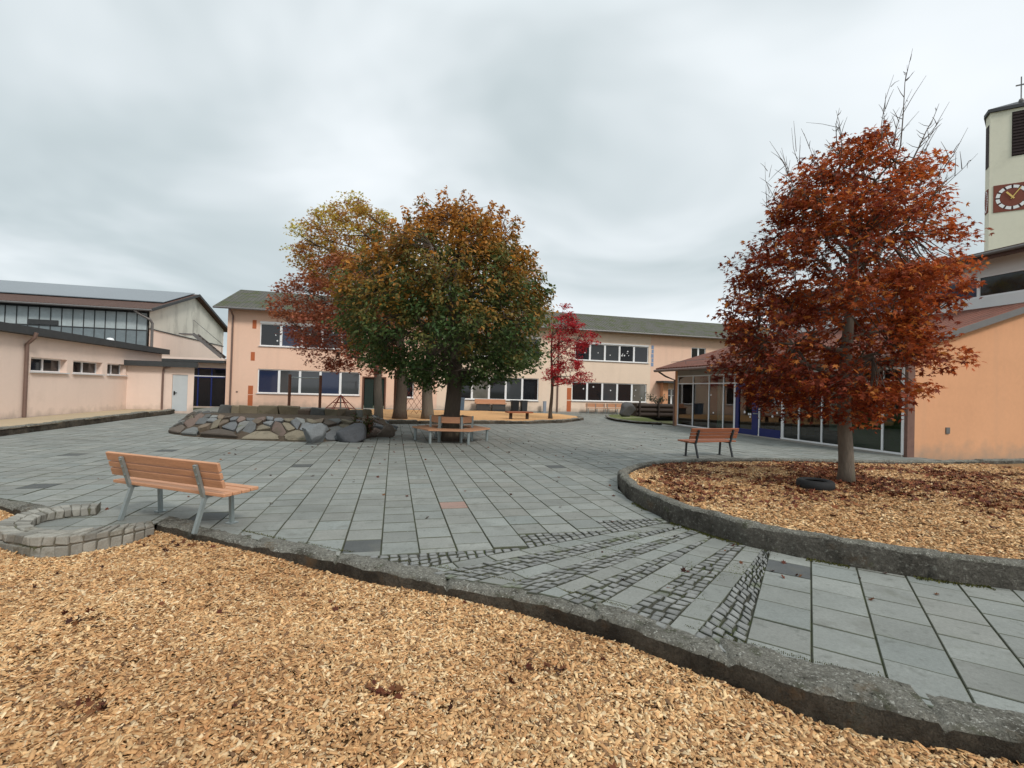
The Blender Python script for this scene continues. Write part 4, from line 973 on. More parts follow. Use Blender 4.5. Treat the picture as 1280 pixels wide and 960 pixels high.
# low dry wall on the top
def drywall(parent, pl, z0, z1, seed, name='dry_stone_wall', th=.35):
    rr2 = random.Random(seed); L = sum((Vector(a) - Vector(b_)).length for a, b_ in zip(pl, pl[1:])); P = resample(pl, 200); d = 0; w_ = MB()
    while d < L:
        ln = rr2.uniform(.3, .85); a = P[min(199, int(d / L * 199))]; b_ = P[min(199, int(min(L, d + ln) / L * 199))]
        if (b_ - a).length < .1: break
        t = (b_ - a).normalized(); nn = Vector((-t.y, t.x)); zt_ = z1 + rr2.gauss(0, .03); c0 = rr2.choice(scol); vv = rr2.uniform(.5, .8); w_.col = tuple(q * vv for q in (c0[0], c0[1] * .97, c0[2] * .9))
        q4 = [a + t * .01 - nn * th / 2, b_ - t * .01 - nn * th / 2, b_ - t * .01 + nn * th / 2, a + t * .01 + nn * th / 2]
        P8 = [Vector((p.x, p.y, z0)) - off3 for p in q4] + [Vector((p.x, p.y, zt_)) - off3 for p in q4]
        rstone(w_, P8, sum(P8, Vector()) / 8, w_.col, .99, .045); d += ln
    return w_.build(name, fstone, parent, bevel=.04)
drywall(mo, [(-11.4, 18.5), (-10, 18.75), (-8, 18.9), (-6.3, 18.7), (-5.4, 18.0)], .42, .84, 4)
def boulder(label, loc, sx, sy, sz, seed, colr, rz=0):
    b = bmesh.new(); bmesh.ops.create_icosphere(b, subdivisions=4, radius=1)
    for v in b.verts:
        p = v.co.copy()
        for ax in range(13):
            rr2 = random.Random(seed * 31 + ax); n = Vector((rr2.gauss(0, 1), rr2.gauss(0, 1), rr2.gauss(0, 1))).normalized(); h = rr2.uniform(.45, .82); dd = p.dot(n)
            if dd > h: p -= n * (dd - h) * .97
        p += noise.noise_vector(p * 3 + Vector((seed, 0, 0))) * .05
        v.co = Vector((p.x * sx, p.y * sy, (p.z + .55) * sz))
    me = bpy.data.meshes.new('boulder'); b.to_mesh(me); b.free(); me.materials.append(mat('boulder_stone', colr, .9, [(3, .15), (25, .2)], [(12, .5, .03), (60, .4, .008)], dirt=[(3, (.05, .045, .04), .56, .14, .5)]))
    me.polygons.foreach_set('use_smooth', [True] * len(me.polygons))
    o = bpy.data.objects.new('boulder', me); COL.objects.link(o); o.location = loc; o.rotation_euler[2] = rz; return tag(o, label, 'boulder', 'boulders')
boulder('grey rounded boulder leaning on the stone mound', (-5.95, 14.35, -.03), .50, .36, .47, 3, (.17, .18, .185), .3)
boulder('dark boulder at the shaded right end of the stone mound', (-5.0, 14.95, -.03), .52, .42, .46, 8, (.075, .078, .085), -.3)
boulder('small brown boulder by the shrub at the mound corner', (-4.35, 16.6, -.02), .36, .3, .3, 12, (.13, .10, .08), .5)
boulder('grey boulder in front of the log planter on the far lawn', (8.3, 34.0, .05), .75, .5, .72, 14, (.085, .083, .083), .4)

# ================================================================== back beds and side bed
sandm = mat('sandy_gravel', (.42, .33, .22), 1, [(1, .12), (30, .25)], [(60, .5, .01)])
chipfar = mat('far_wood_chips', (.58, .33, .15), 1, [(1.1, .12), (14, .3), (45, .3)], [(30, .8, .03)])
def flat(name, poly, z, m):
    return clipped_sheet(name, poly, lambda x, y: z, m, 1.5)
back_k = [(-9.5, 21.9), (-7.6, 22.0), (-5.97, 22.3), (-4.03, 23.01), (-1.57, 23.98), (0.9, 24.96), (2.9, 26.6), (3.9, 28.4), (4.6, 30.0), (4.6, 31.5)]
back_poly = back_k + [(3.5, 34.5), (-2, 36.2), (-9, 34.2), (-13, 32), (-13, 25)]
flat('play_bed', back_poly, .13, chipfar)
kerb('granite_kerb', 'thin stone kerb of the far chip bed behind the tree bench', back_k, offs(back_k, .25), .17, -.03, .1, granite, .09, .03, 1.2, seed=15)
lk_ = [(-13.9, 10.6), (-14.75, 13.46), (-15.6, 16.56), (-16.65, 20.0), (-17.75, 24.2), (-18.2, 25.6)]
flat('side_bed', lk_ + [(-18.3, 25.9), (-20.5, 25.2), (-18.2, 16.5), (-15, 4), (-11, 4), (-13, 8)], .19, sandm)
kerb('granite_kerb', 'dark stone kerb along the gravel strip of the low pink wing', lk_, offs(lk_, .3), .24, -.03, .12, granite, .09, .03, 1.2, seed=18)
gb = [(7.0, 33.9), (6.7, 31.5), (6.75, 29.4), (7.5, 27.9), (8.7, 27.2)]
flat('lawn', gb + [(9.0, 28.5), (9.5, 33), (8.7, 37), (7.4, 36)], .10, mat('worn_grass', (.11, .13, .035), 1, [(1.2, .3), (20, .35)], (60, .8, .03), dirt=[(.8, (.25, .22, .16), .52, .1, .8)]))
kerb('granite_kerb', 'dark kerb of the small lawn left of the pavilion', gb, offs(gb, -.25), .16, -.03, .08, granite, .09, .03, 1.2, seed=19)

# ================================================================== TREES
barkm = mat('tree_bark', (.085, .065, .05), .95, [(3, .2), (25, .25)], [(14, .8, .03)], stretch=(1, 1, .25), dirt=[(3, (.10, .11, .06), .57, .12, .5)])
bark2 = mat('pale_grey_bark', (.15, .125, .10), .95, [(3, .2), (25, .25)], [(16, .8, .03)], stretch=(1, 1, .25), dirt=[(3, (.09, .10, .05), .56, .12, .5)])
twigm = mat('twig', (.10, .075, .06), .9, (5, .2))
leaf_maple = mat('tree_leaf', (1, 1, 1), .55, None, None, attr=True, spec=.3, trans=.4)
oval_tv = [(-.5, 0, 0), (-.18, .27, .05), (.22, .24, .04), (.55, 0, -.06), (.22, -.24, .04), (-.18, -.27, .05), (0, 0, -.03)]
oval_tf = [(6, 1, 0), (6, 2, 1), (6, 3, 2), (6, 4, 3), (6, 5, 4), (6, 0, 5)]
mp_r = [.55, .2, .44, .2, .36, .12, .3, .12, .36, .2, .44, .2]
mp_tv = [(0, 0, -.04)] + [(mp_r[k] * math.cos(2 * math.pi * k / 12), mp_r[k] * math.sin(2 * math.pi * k / 12), -.07 if k % 2 == 0 else .03) for k in range(12)]
mp_tf = [(0, k + 1, (k + 1) % 12 + 1) for k in range(12)]
def tree(name, label, loc, prof, trunk, nclump, per, cr, lsize, colf, seed, leaf='oval', bark=None, lean=(0, 0), cshift=(0, 0), limbs=16, twigs=None, shell=.55, squash=(1, 1), droop=.25, fork=None, cat='tree', clump_z=.6, holes=0):
    """prof: [(z, radius, xshift)] crown outline; trunk: (r0, r1, z where limbs begin)"""
    r = np.random.default_rng(seed); rr2 = random.Random(seed)
    root = thing(name, label, cat, loc)
    z0, z1 = prof[0][0], prof[-1][0]; pz = np.array([p[0] for p in prof]); pr_ = np.array([p[1] for p in prof]); ps = np.array([p[2] for p in prof])
    r0, r1, zl = trunk
    def axis(z): 
        f = np.clip(z / z1, 0, 1); return np.array([lean[0] * f + cshift[0] * np.clip((z - zl) / (z1 - zl), 0, 1) + .06 * math.sin(z * 1.3 + seed), lean[1] * f + cshift[1] * np.clip((z - zl) / (z1 - zl), 0, 1) + .05 * math.cos(z * 1.1 + seed)])
    tb = MB(); zs = np.linspace(0, z1 * .93, 22); pts = []; rad = []
    for z in zs:
        a = axis(z) * min(1, z / .6); pts.append((a[0], a[1], z - .05 if z == 0 else z)); f = z / (z1 * .93)
        rad.append((r0 * (1 + .55 * math.exp(-z / (r0 * 1.3)))) * (1 - f) + r1 * .25 * f if z < zl else max(.015, r1 * (1 - (z - zl) / (z1 * .93 - zl)) + .012))
    zi = [i for i, z in enumerate(zs) if z < zl]
    for i in zi: rad[i] = r0 + (r1 - r0) * zs[i] / zl + r0 * .28 * math.exp(-zs[i] / (r0 * 1.0))
    tb.tube(pts, rad, 14)
    skel = [np.array(p) for p in pts if p[2] > zl]
    skr = [rad[i] for i, p in enumerate(pts) if p[2] > zl]
    br = MB()
    def limb(p0, p1, ra, depth, up):
        n = 6; P = []; m_ = (p0 + p1) / 2 + np.array([0, 0, up]) + r.normal(0, .08, 3) * np.linalg.norm(p1 - p0)
        for i in range(n + 1):
            t = i / n; P.append((1 - t) ** 2 * p0 + 2 * t * (1 - t) * m_ + t * t * p1)
        R_ = [ra * (1 - .8 * i / n) + .004 for i in range(n + 1)]
        br.tube(P, R_, 7 if depth == 0 else 5, cap=False)
        for q in P[1:]: skel.append(q)
        return P
    for k in range(limbs):
        zz = zl + (z1 * .86 - zl) * ((k + .3) / limbs) ** 1.1; a = 2.4 * k + r.uniform(-.4, .4); zt_ = min(z1 * .97, zz + (z1 - zz) * r.uniform(.22, .5))
        if k < limbs * .35: zt_ = max(z0 + .2, zz + r.uniform(-.1, .9) )
        zt_ = max(zt_, z0 + .15); rad_ = np.interp(zt_, pz, pr_) * r.uniform(.55, .78); ax0 = axis(zz); sh = np.interp(zt_, pz, ps)
        p0 = np.array([ax0[0], ax0[1], zz]); axt = axis(zt_); p1 = np.array([axt[0] + sh + rad_ * math.cos(a) * squash[0], axt[1] + rad_ * math.sin(a) * squash[1], zt_])
        P = limb(p0, p1, max(.02, r1 * .5 * (1 - k / limbs * .6)), 0, np.linalg.norm(p1 - p0) * .12)
        for j in range(4):
            t = P[2 + j]; d = (p1 - p0); L_ = min(.9, np.linalg.norm(d) * r.uniform(.3, .5)); e = t + (d / np.linalg.norm(d) * .7 + r.normal(0, .55, 3)) * L_ * .8 + np.array([0, 0, .1 * L_])
            limb(t, e, max(.01, r1 * .18), 1, L_ * .1)
    # leaf clumps
    C = []
    if name == 'linden_tree':
        for k in range(90):
            a = r.uniform(0, 6.283); z = r.uniform(4.0, 7.5); Rz = np.interp(z, pz, pr_) * r.uniform(.9, 1.02); ax = axis(z); p0 = np.array([ax[0] + np.interp(z, pz, ps) + Rz * math.cos(a), ax[1] + Rz * math.sin(a), z])
            for q in range(5): C.append((p0 + np.array([math.cos(a) * .25, math.sin(a) * .25, 1.0]) * .15 * q, 1.05))
    tries = 0
    while len(C) < nclump and tries < nclump * 30:
        tries += 1
        z = r.uniform(z0, z1); Rz = np.interp(z, pz, pr_)
        if r.uniform() > (Rz / pr_.max()) ** 1.3 + .06: continue
        u = r.uniform() ** (.5 - .32 * shell); a = r.uniform(0, 6.283); ax = axis(z); sh = np.interp(z, pz, ps)
        bump_ = 1 + .22 * noise.noise(Vector((math.cos(a) * 2.6, math.sin(a) * 2.6, z * 1.1 + seed)))
        p = np.array([ax[0] + sh + Rz * u * math.cos(a) * squash[0] * bump_, ax[1] + Rz * u * math.sin(a) * squash[1] * bump_, z])
        if holes and noise.noise(Vector(p * 1.1) + Vector((seed, 0, 0))) < -holes: continue
        C.append((p, u))
    sk = np.array(skel); pos = []; cl_ = []; nrm = []; us = []
    tw_ = MB()
    for p, u in C:
        d = np.linalg.norm(sk - p, axis=1); k = int(d.argmin())
        if .08 < d[k] < 2.5: tw_.tube([sk[k], (sk[k] + p) / 2 + r.normal(0, .04, 3), p], [.012, .009, .004], 4, cap=False)
        m_ = int(per * r.uniform(.6, 1.4)) if u < 1.02 else 10; q = r.normal(0, 1, (m_, 3)); q /= np.linalg.norm(q, axis=1)[:, None]; q *= (r.uniform(0, 1, (m_, 1)) ** .45) * (cr if u < 1.02 else .13) * r.uniform(.7, 1.3)
        q[:, 2] *= clump_z; pos.append(p + q); us.append(np.full(m_, u)); cl_.append(np.full(m_, r.normal(0, 1)))
    pos = np.concatenate(pos); us = np.concatenate(us); cl_ = np.concatenate(cl_); n = len(pos)
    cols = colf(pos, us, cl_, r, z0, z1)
    out_a = np.arctan2(pos[:, 1], pos[:, 0])
    rot = eul(r.normal(0, .55, n), r.normal(droop, .5, n), out_a + r.normal(0, .9, n)); s = np.clip(r.normal(lsize, lsize * .25, n), lsize * .45, lsize * 1.6)
    tv, tf = (mp_tv, mp_tf) if leaf == 'maple' else (oval_tv, oval_tf)
    if twigs: twigs(tw_, r, axis)
    tko = tb.build('trunk', bark or barkm, root, smooth=True)
    br.build('limbs', bark or barkm, root, smooth=True); tw_.build('twigs', twigm, root)
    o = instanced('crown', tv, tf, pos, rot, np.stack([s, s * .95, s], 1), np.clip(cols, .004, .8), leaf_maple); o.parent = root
    return root
def mixc(a, b_, t): return np.array(a)[None] * (1 - t[:, None]) + np.array(b_)[None] * t[:, None]
sig = lambda x: 1 / (1 + np.exp(-x))
def tw_none(mb, r, axis): pass
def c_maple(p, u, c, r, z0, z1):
    n = len(p); t = sig(c * 1.3 + r.normal(0, .8, n) + (p[:, 2] - 3.4) * .35 + p[:, 0] * .75 - .3)  # leaf colour darker low left, brighter right: shaded side painted in
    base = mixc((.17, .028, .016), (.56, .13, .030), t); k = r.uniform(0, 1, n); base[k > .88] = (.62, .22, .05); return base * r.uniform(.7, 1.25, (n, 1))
def tw_maple(mb, r, axis):
    for k in range(40):
        a = r.uniform(1.6, 5.2) if k % 4 else r.uniform(0, 6.283); z = r.uniform(3.4, 6.2); rad = np.interp(z, [3.6, 5.2, 6.4], [1.75, 1.3, .5]) * r.uniform(.6, 1.0); ax = axis(z); p0 = np.array([ax[0] + rad * math.cos(a), ax[1] + rad * math.sin(a), z])
        L = r.uniform(.55, 1.15); d = np.array([math.cos(a) * .55, math.sin(a) * .55, 1.0]) + r.normal(0, .16, 3); d /= np.linalg.norm(d)
        bd = r.normal(0, .09, 3); P = [p0 + d * L * t + np.array([0, 0, .12 * t * t]) + bd * math.sin(t * 3.1) for t in (0, .35, .7, 1)]
        mb.tube(P, [.0065, .0052, .004, .0018], 4, cap=False)
        for j in range(4):
            b0 = P[1] + (P[3] - P[1]) * r.uniform(0, .8); e = b0 + (d * .6 + r.normal(0, .5, 3)) * r.uniform(.18, .42); mb.tube([b0, (b0 + e) / 2 + [0, 0, .02], e], [.006, .004, .002], 4, cap=False)
    # tall bare leader
    for (x0, y0, z0_, x1, y1, z1_) in ((.55, 0, 5.2, 1.12, 0, 8.35), (.95, .1, 6.0, 1.65, 0, 7.3), (.9, 0, 5.9, .65, .1, 7.25), (-.2, 0, 5.6, -.35, -.1, 7.1), (1.0, 0, 4.6, 1.85, 0, 6.0), (1.1, .1, 4.9, 1.55, .1, 6.6)):
        P = [np.array([x0 + (x1 - x0) * t ** .6 + .03 * math.sin(t * 9 + x0 * 7), y0 + (y1 - y0) * t + .03 * math.cos(t * 8), z0_ + (z1_ - z0_) * t]) for t in np.linspace(0, 1, 6)]
        mb.tube(P, [.020, .016, .012, .009, .006, .0025], 5, cap=False)
        for j in range(15):
            t = r.uniform(.25, .95); b0 = P[0] + 0; k = int(t * 5); b0 = P[k] + (P[k + 1] - P[k]) * (t * 5 - k); a = r.uniform(0, 6.28); L = r.uniform(.15, .45) * (1.15 - t)
            e = b0 + np.array([math.cos(a) * L, math.sin(a) * L, L * .9]); mb.tube([b0, (b0 + e) / 2 - [0, 0, .02], e], [.007, .005, .002], 4, cap=False)
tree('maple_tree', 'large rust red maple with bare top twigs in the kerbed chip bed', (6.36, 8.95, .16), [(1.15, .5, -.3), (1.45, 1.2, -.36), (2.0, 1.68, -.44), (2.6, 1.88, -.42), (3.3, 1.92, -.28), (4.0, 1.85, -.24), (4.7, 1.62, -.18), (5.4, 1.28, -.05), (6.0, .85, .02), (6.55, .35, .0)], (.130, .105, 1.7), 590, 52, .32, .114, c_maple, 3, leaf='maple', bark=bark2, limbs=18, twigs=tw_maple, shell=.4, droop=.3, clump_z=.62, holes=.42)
def c_linden(p, u, c, r, z0, z1):
    n = len(p); t = sig((p[:, 2] - 5.6) * 1.6 + (u - .85) * 3 + c * 2.0 - p[:, 0] * .15 + r.normal(0, .7, n)); g = mixc((.05, .105, .035), (.105, .15, .045), r.uniform(0, 1, n)); o = mixc((.56, .24, .035), (.44, .18, .04), r.uniform(0, 1, n))
    return (g * (1 - t[:, None]) + o * t[:, None]) * r.uniform(.65, 1.3, (n, 1))
def tw_linden(mb, r, axis):
    pass
tree('linden_tree', 'broad round green and rust coloured tree inside the ring bench', (-2.0, 15.95, 0), [(1.9, .9, -.2), (2.3, 2.4, -.25), (3.0, 3.2, -.25), (4.0, 3.45, -.2), (5.0, 3.2, -.15), (5.9, 2.7, -.1), (6.7, 2.05, -.05), (7.3, 1.3, -.05), (7.7, .5, 0)], (.29, .25, 2.1), 1350, 58, .42, .118, c_linden, 5, leaf='oval', limbs=24, twigs=tw_linden, shell=.75, droop=.35, clump_z=.8)
def c_red(p, u, c, r, z0, z1):
    n = len(p); t = sig(c + r.normal(0, .8, n)); b = mixc((.26, .065, .045), (.48, .15, .08), t); k = sig((p[:, 2] - 5.0) * 1.2 + c + p[:, 0] * .2); return (b * (1 - .55 * k[:, None]) + np.array([(.42, .19, .05)]) * .55 * k[:, None]) * r.uniform(.7, 1.25, (n, 1))
tree('red_maple_tree', 'dark red maple overhanging the school windows behind the mound', (-6.45, 22.9, .1), [(2.2, .7, -.6), (2.8, 1.9, -1.1), (4.0, 2.75, -1.9), (5.2, 3.0, -2.0), (6.3, 2.7, -1.6), (7.4, 1.9, -1.1), (8.2, .6, -.6)], (.21, .17, 2.4), 400, 46, .52, .165, c_red, 8, leaf='maple', bark=bark2, limbs=15, shell=.6, holes=.4)
def c_yel(p, u, c, r, z0, z1):
    n = len(p); t = sig(c * 1.5 + r.normal(0, .5, n) + .35 - (p[:, 2] - 9) * .25); b = mixc((.75, .55, .07), (.50, .54, .09), r.uniform(0, 1, n)); o = mixc((.48, .19, .05), (.36, .10, .045), r.uniform(0, 1, n)); return (b * (1 - t[:, None]) + o * t[:, None]) * r.uniform(.75, 1.25, (n, 1))
tree('maple_tree', 'tall maple with yellow green and orange top at the back left of the tree group', (-5.75, 24.4, .1), [(6.0, 1.0, -2.0), (7.2, 2.3, -3.0), (8.5, 2.6, -3.2), (9.6, 2.2, -2.9), (10.6, 1.5, -2.6), (11.3, .5, -2.4)], (.33, .22, 3.0), 300, 46, .55, .17, c_yel, 12, leaf='maple', limbs=14, shell=.5, holes=.3)
def c_org(p, u, c, r, z0, z1):
    n = len(p); t = sig(c + r.normal(0, .6, n)); return mixc((.44, .15, .04), (.55, .27, .06), t) * r.uniform(.7, 1.25, (n, 1))
tree('maple_tree', 'orange maple with split pale trunk hidden behind the ring bench tree', (-4.42, 25.0, .1), [(3.4, .8, .5), (4.6, 2.6, 1.8), (6.2, 3.6, 2.6), (7.6, 3.2, 2.6), (8.8, 2.2, 2.0), (9.6, .6, 1.5)], (.30, .25, 2.6), 260, 42, .6, .18, c_org, 15, leaf='maple', bark=bark2, limbs=14, shell=.6)
def c_crim(p, u, c, r, z0, z1):
    n = len(p); t = sig(c + r.normal(0, .8, n)); return mixc((.36, .018, .028), (.62, .04, .05), t) * r.uniform(.7, 1.2, (n, 1))
tree('young_maple_tree', 'slim young maple with crimson leaves in front of the cream wall', (2.35, 28.2, .1), [(2.1, .9, .7), (2.5, 1.55, .9), (3.2, 1.0, .8), (4.0, 1.3, 1.0), (5.0, 1.45, 1.1), (5.8, .9, .9), (6.4, .35, .7), (6.9, .1, .6)], (.12, .08, 1.9), 150, 38, .40, .15, c_crim, 18, leaf='maple', limbs=13, shell=.3, holes=.12, clump_z=.45)

# ================================================================== BENCHES
def make_bench(name, label, woodm, metalm, L=1.85):
    t = thing(name, label, 'bench')            # local: x along, +y towards the front edge, z up
    for k in range(4):
        s = MB(); y = -.18 + k * .122; s.box(-L / 2, L / 2, y - .055, y + .055, .425 + .006 * (k == 3), .465 + .006 * (k == 3)); s.build('seat_slat', woodm, t, bevel=.008)
    th = R(17); T = Matrix.Translation((0, -.235, .47)) @ Matrix.Rotation(th, 4, 'X')
    for z0_, z1_ in ((.06, .155), (.172, .245), (.262, .37)):
        s = MB(); s.box(-L / 2, L / 2, .005, .045, z0_, z1_, T); s.build('back_slat', woodm, t, bevel=.008)
    for sx in (-.64, .64):
        s = MB(); s.bar(T @ Vector((sx, -.018, -.06)), T @ Vector((sx, -.018, .34)), .055, .03, (0, -1, 0)); s.bar((sx, -.235, .405), (sx, .2, .405), .05, .034)
        for bz in (.11, .22, .31): s.tube([T @ Vector((sx, -.03, bz)), T @ Vector((sx, -.045, bz))], .012, 8)
        s.build('back_support', metalm, t)
        s = MB(); s.bar((sx, -.21, .41), (sx, -.33, .0), .042, .042, (0, 1, 0)); s.build('leg', metalm, t)
        s = MB(); s.bar((sx, .13, .39), (sx, .155, .0), .042, .042, (0, 1, 0)); s.box(sx - .05, sx + .05, .10, .21, .0, .012); s.build('leg', metalm, t)
    return t
b1 = make_bench('park_bench', 'wooden park bench with grey steel legs by the cobble wall, nearest in view', M_['wood'], M_['galv'], 1.93)
b1['group'] = 'park benches'
b1.location = (-4.10, 5.98, 0); b1.rotation_euler[2] = R(-19.5)
b2 = make_bench('park_bench', 'red brown wooden park bench with dark metal frame behind the maple bed', M_['woodred'], M_['darkmetal'], 1.75)
b2['group'] = 'park benches'
b2.location = (5.72, 13.75, 0); b2.rotation_euler[2] = R(22)

# ring bench
rb = thing('tree_ring_bench', 'hexagonal wooden bench with low backrest around the round tree trunk', 'bench', (-2.0, 15.95, 0), R(4))
ro_, ri_ = 1.32, .70
for k in range(6):
    a0_ = R(60 * k - 120 + 0); a1_ = R(60 * k - 60)
    def pp(r_, a): return Vector((r_ * math.cos(a), r_ * math.sin(a), 0))
    for j in range(4):
        q0, q1 = ri_ + (ro_ - ri_) * (j + .04) / 4, ri_ + (ro_ - ri_) * (j + .94) / 4
        s = MB(); s.prism([pp(q0, a0_), pp(q1, a0_), pp(q1, a1_), pp(q0, a1_)][::1], .41, .455); s.build('seat_slat', M_['wood'], rb)
    s = MB(); c0, c1 = pp(ri_ - .02, a0_).lerp(pp(ri_ - .02, a1_), .06), pp(ri_ - .02, a0_).lerp(pp(ri_ - .02, a1_), .94)
    s.bar(c0 + Vector((0, 0, .73)), c1 + Vector((0, 0, .73)), .04, .20); s.build('back_slat', M_['wood'], rb)
    for rr_ in (ro_ - .12,):
        p = pp(rr_, a0_); s = MB(); s.tube([p, p + Vector((0, 0, .41))], .045, 8); s.build('leg', M_['galv'], rb)
    p = pp(ri_ + .0, a0_); s = MB(); s.bar(p, p + Vector((0, 0, .84)), .07, .07, (p.x, p.y, 0)); s.build('back_post', M_['galv'], rb)
    s = MB(); s.bar(pp(ri_, a0_) + Vector((0, 0, .39)), pp(ro_ - .05, a0_) + Vector((0, 0, .39)), .05, .035); s.build('seat_bearer', M_['galv'], rb)

# tyre in the maple bed
s = MB(); rr_ = .33
prof = [(.20, .02), (.24, .0), (.30, .0), (.335, .03), (.345, .09), (.335, .155), (.30, .185), (.24, .185), (.20, .165), (.195, .15), (.25, .14), (.27, .09), (.25, .04), (.20, .02)]
s.lathe(prof, 40); ty = s.build('car_tyre', M_['rubber'], smooth=True); ty.location = (5.38, 8.32, .165); ty.scale = (.86, .86, .9); tag(ty, 'black car tyre lying on the chips beside the maple trunk', 'tyre')

# ================================================================== things along the school wall
def fl(t, y, z=0): p = Vector((-18.5, 34, 0)) + U * t + V * y; return (p.x, p.y, z)
def wall_bench(label, loc, L, backed=True):
    t = thing('wall_bench', label, 'bench', loc, A, 'benches along the school wall')
    s = MB(); s.box(-L / 2, L / 2, -.28, -.16, .44, .49); s.box(-L / 2, L / 2, -.13, 0.0, .44, .49); s.build('seat', M_['wood'], t)
    if backed: s = MB(); s.box(-L / 2, L / 2, .06, .1, .55, .86); s.build('backrest', M_['wood'], t)
    n = max(2, int(L / .8))
    for k in range(n + 1):
        x = -L / 2 + .1 + (L - .2) * k / n; s = MB(); s.bar((x, -.25, 0), (x, -.25, .44), .05, .05); s.bar((x, .06, 0), (x, .06, .85), .05, .05); s.build('leg', M_['galv'], t)
    return t
wall_bench('left of two wooden wall benches end to end under the right ground floor windows', fl(26.2, -.7), 1.75)
wall_bench('right of two wooden wall benches end to end under the right ground floor windows', fl(28.05, -.7), 1.75)
t = thing('planter_bench', 'wooden topped grey box bench under the middle ground floor windows', 'bench', fl(17.2, -.7), A)
s = MB(); s.box(-1.25, 1.25, -.3, .3, .62, .72); s.box(-1.25, 1.25, .26, .3, .72, 1.0); s.build('seat', M_['wood'], t)
s = MB(); s.box(-1.15, -.1, -.25, .25, 0, .62); s.box(.1, 1.15, -.25, .25, 0, .62); s.build('box_base', M_['panegrey'], t)
def bin_(label, loc, m, w=.55, h=1.0):
    t = thing('wheeled_bin', label, 'bin', loc, A, 'bins along the school wall'); s = MB()
    P = [(-w / 2 * .85, -.26), (w / 2 * .85, -.26), (w / 2 * .85, .26), (-w / 2 * .85, .26)]
    b_ = [s.pt((x, y, .06)) for x, y in P]; tt = [s.pt((x * 1.15, y * 1.15, h * .9)) for x, y in P]; s.fi(b_[::-1]); s.fi(tt)
    for i in range(4): s.fi((b_[i], b_[(i + 1) % 4], tt[(i + 1) % 4], tt[i]))
    s.build('body', m, t, bevel=.03); s = MB(); s.box(-w / 2 - .02, w / 2 + .02, -.33, .33, h * .9, h * .97); s.build('lid', m, t, bevel=.02)
    for sx in (-1, 1): s = MB(RL); s.lathe([(0, -.03), (.1, -.03), (.1, .03), (0, .03)], 12); o = s.build('wheel', M_['black'], t); o.location = (sx * w * .4, .3, .1); o.rotation_euler = (0, R(90), 0)
    return t
bin_('blue grey bin left of the planter bench at the school wall', fl(14.75, -.9), mat('blue_grey_bin', (.09, .13, .18), .5, (3, .1)), .6, 1.1)
bin_('dark bin with white sticker right of the planter bench', fl(19.15, -.8), M_['black'], .6, 1.0)
bin_('second dark bin close beside the stickered bin', fl(19.9, -.8), mat('charcoal_bin', (.035, .037, .04), .5, (3, .1)), .5, 1.0)
s = MB(); s.box(-.12, .12, -.08, .08, 0, .9); s.box(-.13, .13, -.09, .09, .9, .94); o = s.build('grey_post', mat('grey_box', (.25, .28, .33), .5, (3, .1))); o.location = fl(21.75, -.5); o.rotation_euler[2] = A; tag(o, 'small grey post at the cream wall left of the crimson tree', 'post')
# log planter
t = thing('log_planter', 'planter of stacked dark round logs on the far lawn', 'planter', (11.0, 36.2, 0), A)
for k in range(3):
    s = MB(); s.tube([(-1.6, 0, .2 + k * .34), (3, 0, .2 + k * .34)], .17, 10); s.build('log', M_['woodold'], t)
s = MB(); s.box(-1.5, 2.9, .1, 2, .0, 1.0); s.build('soil_fill', M_['soil'], t)
for x in (-1.4, .2, 1.8): s = MB(); s.tube([(x, -.22, 0), (x, -.22, 1.2)], .07, 8); s.build('post', M_['woodold'], t)
def plant(name, label, loc, h, w, n, cols, seed, lsize=.09):
    r = np.random.default_rng(seed); t = thing(name, label, 'plant', loc); s = MB(); pos = []
    for k in range(9):
        a = r.uniform(0, 6.28); e = np.array([math.cos(a) * w * r.uniform(.3, 1), math.sin(a) * w * r.uniform(.3, 1), h * r.uniform(.5, 1)]); s.tube([(0, 0, 0), e * [.4, .4, .6], e], [.012, .008, .004], 4, cap=False)
        for j in range(n // 9): pos.append(e * r.uniform(.3, 1.05) + r.normal(0, .07, 3))
    s.build('stems', twigm, t); pos = np.array(pos); m_ = len(pos); c = np.array(cols)[r.integers(0, len(cols), m_)] * r.uniform(.7, 1.3, (m_, 1)); sc = r.uniform(.6, 1.3, m_) * lsize
    o = instanced('foliage', oval_tv, oval_tf, pos, eul(r.normal(0, .6, m_), r.normal(.2, .6, m_), r.uniform(0, 6.28, m_)), np.stack([sc, sc, sc], 1), c, leaf_maple); o.parent = t
plant('shrub', 'small leafy shrub beside the dark boulder at the mound', (-4.9, 16.0, 0), .75, .5, 500, [(.06, .08, .03), (.10, .10, .04), (.12, .05, .03)], 3)
plant('shrub', 'low grey green shrub on top of the log planter', (11.2, 36.6, 1.0), .8, .9, 400, [(.07, .08, .05), (.11, .10, .06)], 5, .12)
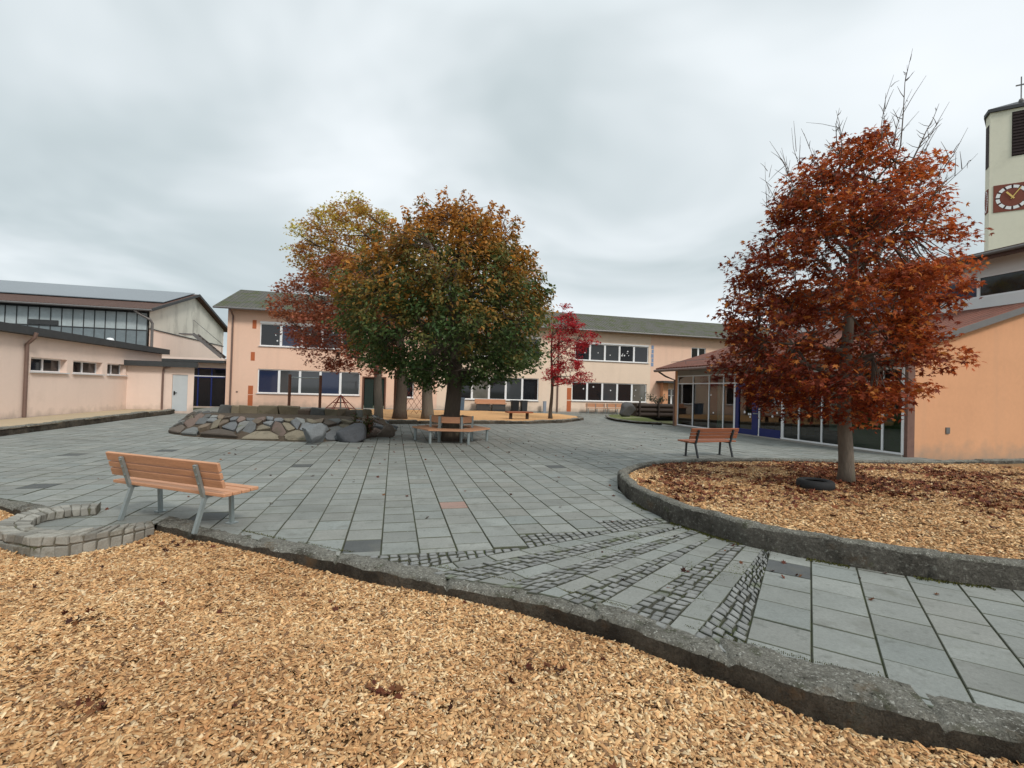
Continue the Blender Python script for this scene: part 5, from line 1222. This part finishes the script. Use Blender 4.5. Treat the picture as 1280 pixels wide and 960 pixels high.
# play equipment behind the mound
t = thing('exercise_bar', 'tall metal bar between two brown posts behind the mound', 'play equipment', (-10.6, 24.2, .1), R(8))
for x in (-.75, .75): s = MB(); s.tube([(x, 0, -.1), (x, 0, 2.15)], .07, 10); s.build('post', M_['post'], t)
s = MB(); s.tube([(-.75, 0, 2.0), (.75, 0, 2.0)], .025, 8); s.build('bar', M_['galv'], t)
t = thing('rope_pyramid', 'small red rope climbing pyramid behind the mound', 'play equipment', (-8.5, 23.5, .1))
s = MB(); s.tube([(0, 0, 0), (0, 0, 1.2)], .04, 8); s.build('mast', M_['galv'], t)
s = MB(); redm = mat('red_rope', (.28, .07, .05), .9)
for k in range(6):
    a = R(60 * k + 15); e = Vector((.95 * math.cos(a), .95 * math.sin(a), .25)); s.tube([(0, 0, 1.18), e], .022, 5)
    for f in (.4, .7): a2 = R(60 * k + 75); s.tube([Vector((0, 0, 1.18)).lerp(e, f), Vector((0, 0, 1.18)).lerp(Vector((.95 * math.cos(a2), .95 * math.sin(a2), .25)), f)], .015, 5)
s.build('ropes', redm, t)
t = thing('climbing_frame', 'brown post climbing frame with rope net between the far tree trunks', 'play equipment', (-5.6, 26.4, .1), R(8))
PX = (-.9, .9, 2.1, 2.4)
for x in PX: s = MB(); s.tube([(x, 0, -.1), (x, 0, 2.6)], .07, 10); s.build('post', M_['post'], t)
s = MB(); s.tube([(-.9, 0, 2.5), (2.4, 0, 2.5)], .05, 8); s.build('beam', M_['post'], t)
s = MB()
for k in range(7):
    x = -.9 + k * .3; s.tube([(x, 0, .2), (min(.9, x + 1.2), 0, .2 + min(.9 - x, 1.2) * 1.5)], .012, 5); s.tube([(x, 0, 2.0), (min(.9, x + 1.2), 0, 2.0 - min(.9 - x, 1.2) * 1.5)], .012, 5)
s.build('rope_net', redm, t)
t = thing('picnic_table', 'low wooden stump table in the far chip bed near the crimson tree', 'table', (.45, 26.9, .1), R(20))
s = MB(); s.box(-.75, .75, -.3, .3, .38, .46); s.build('tabletop', M_['woodred'], t)
for x in (-.5, .5): s = MB(); s.tube([(x, 0, 0), (x, 0, .38)], .1, 8); s.build('leg', M_['woodold'], t)
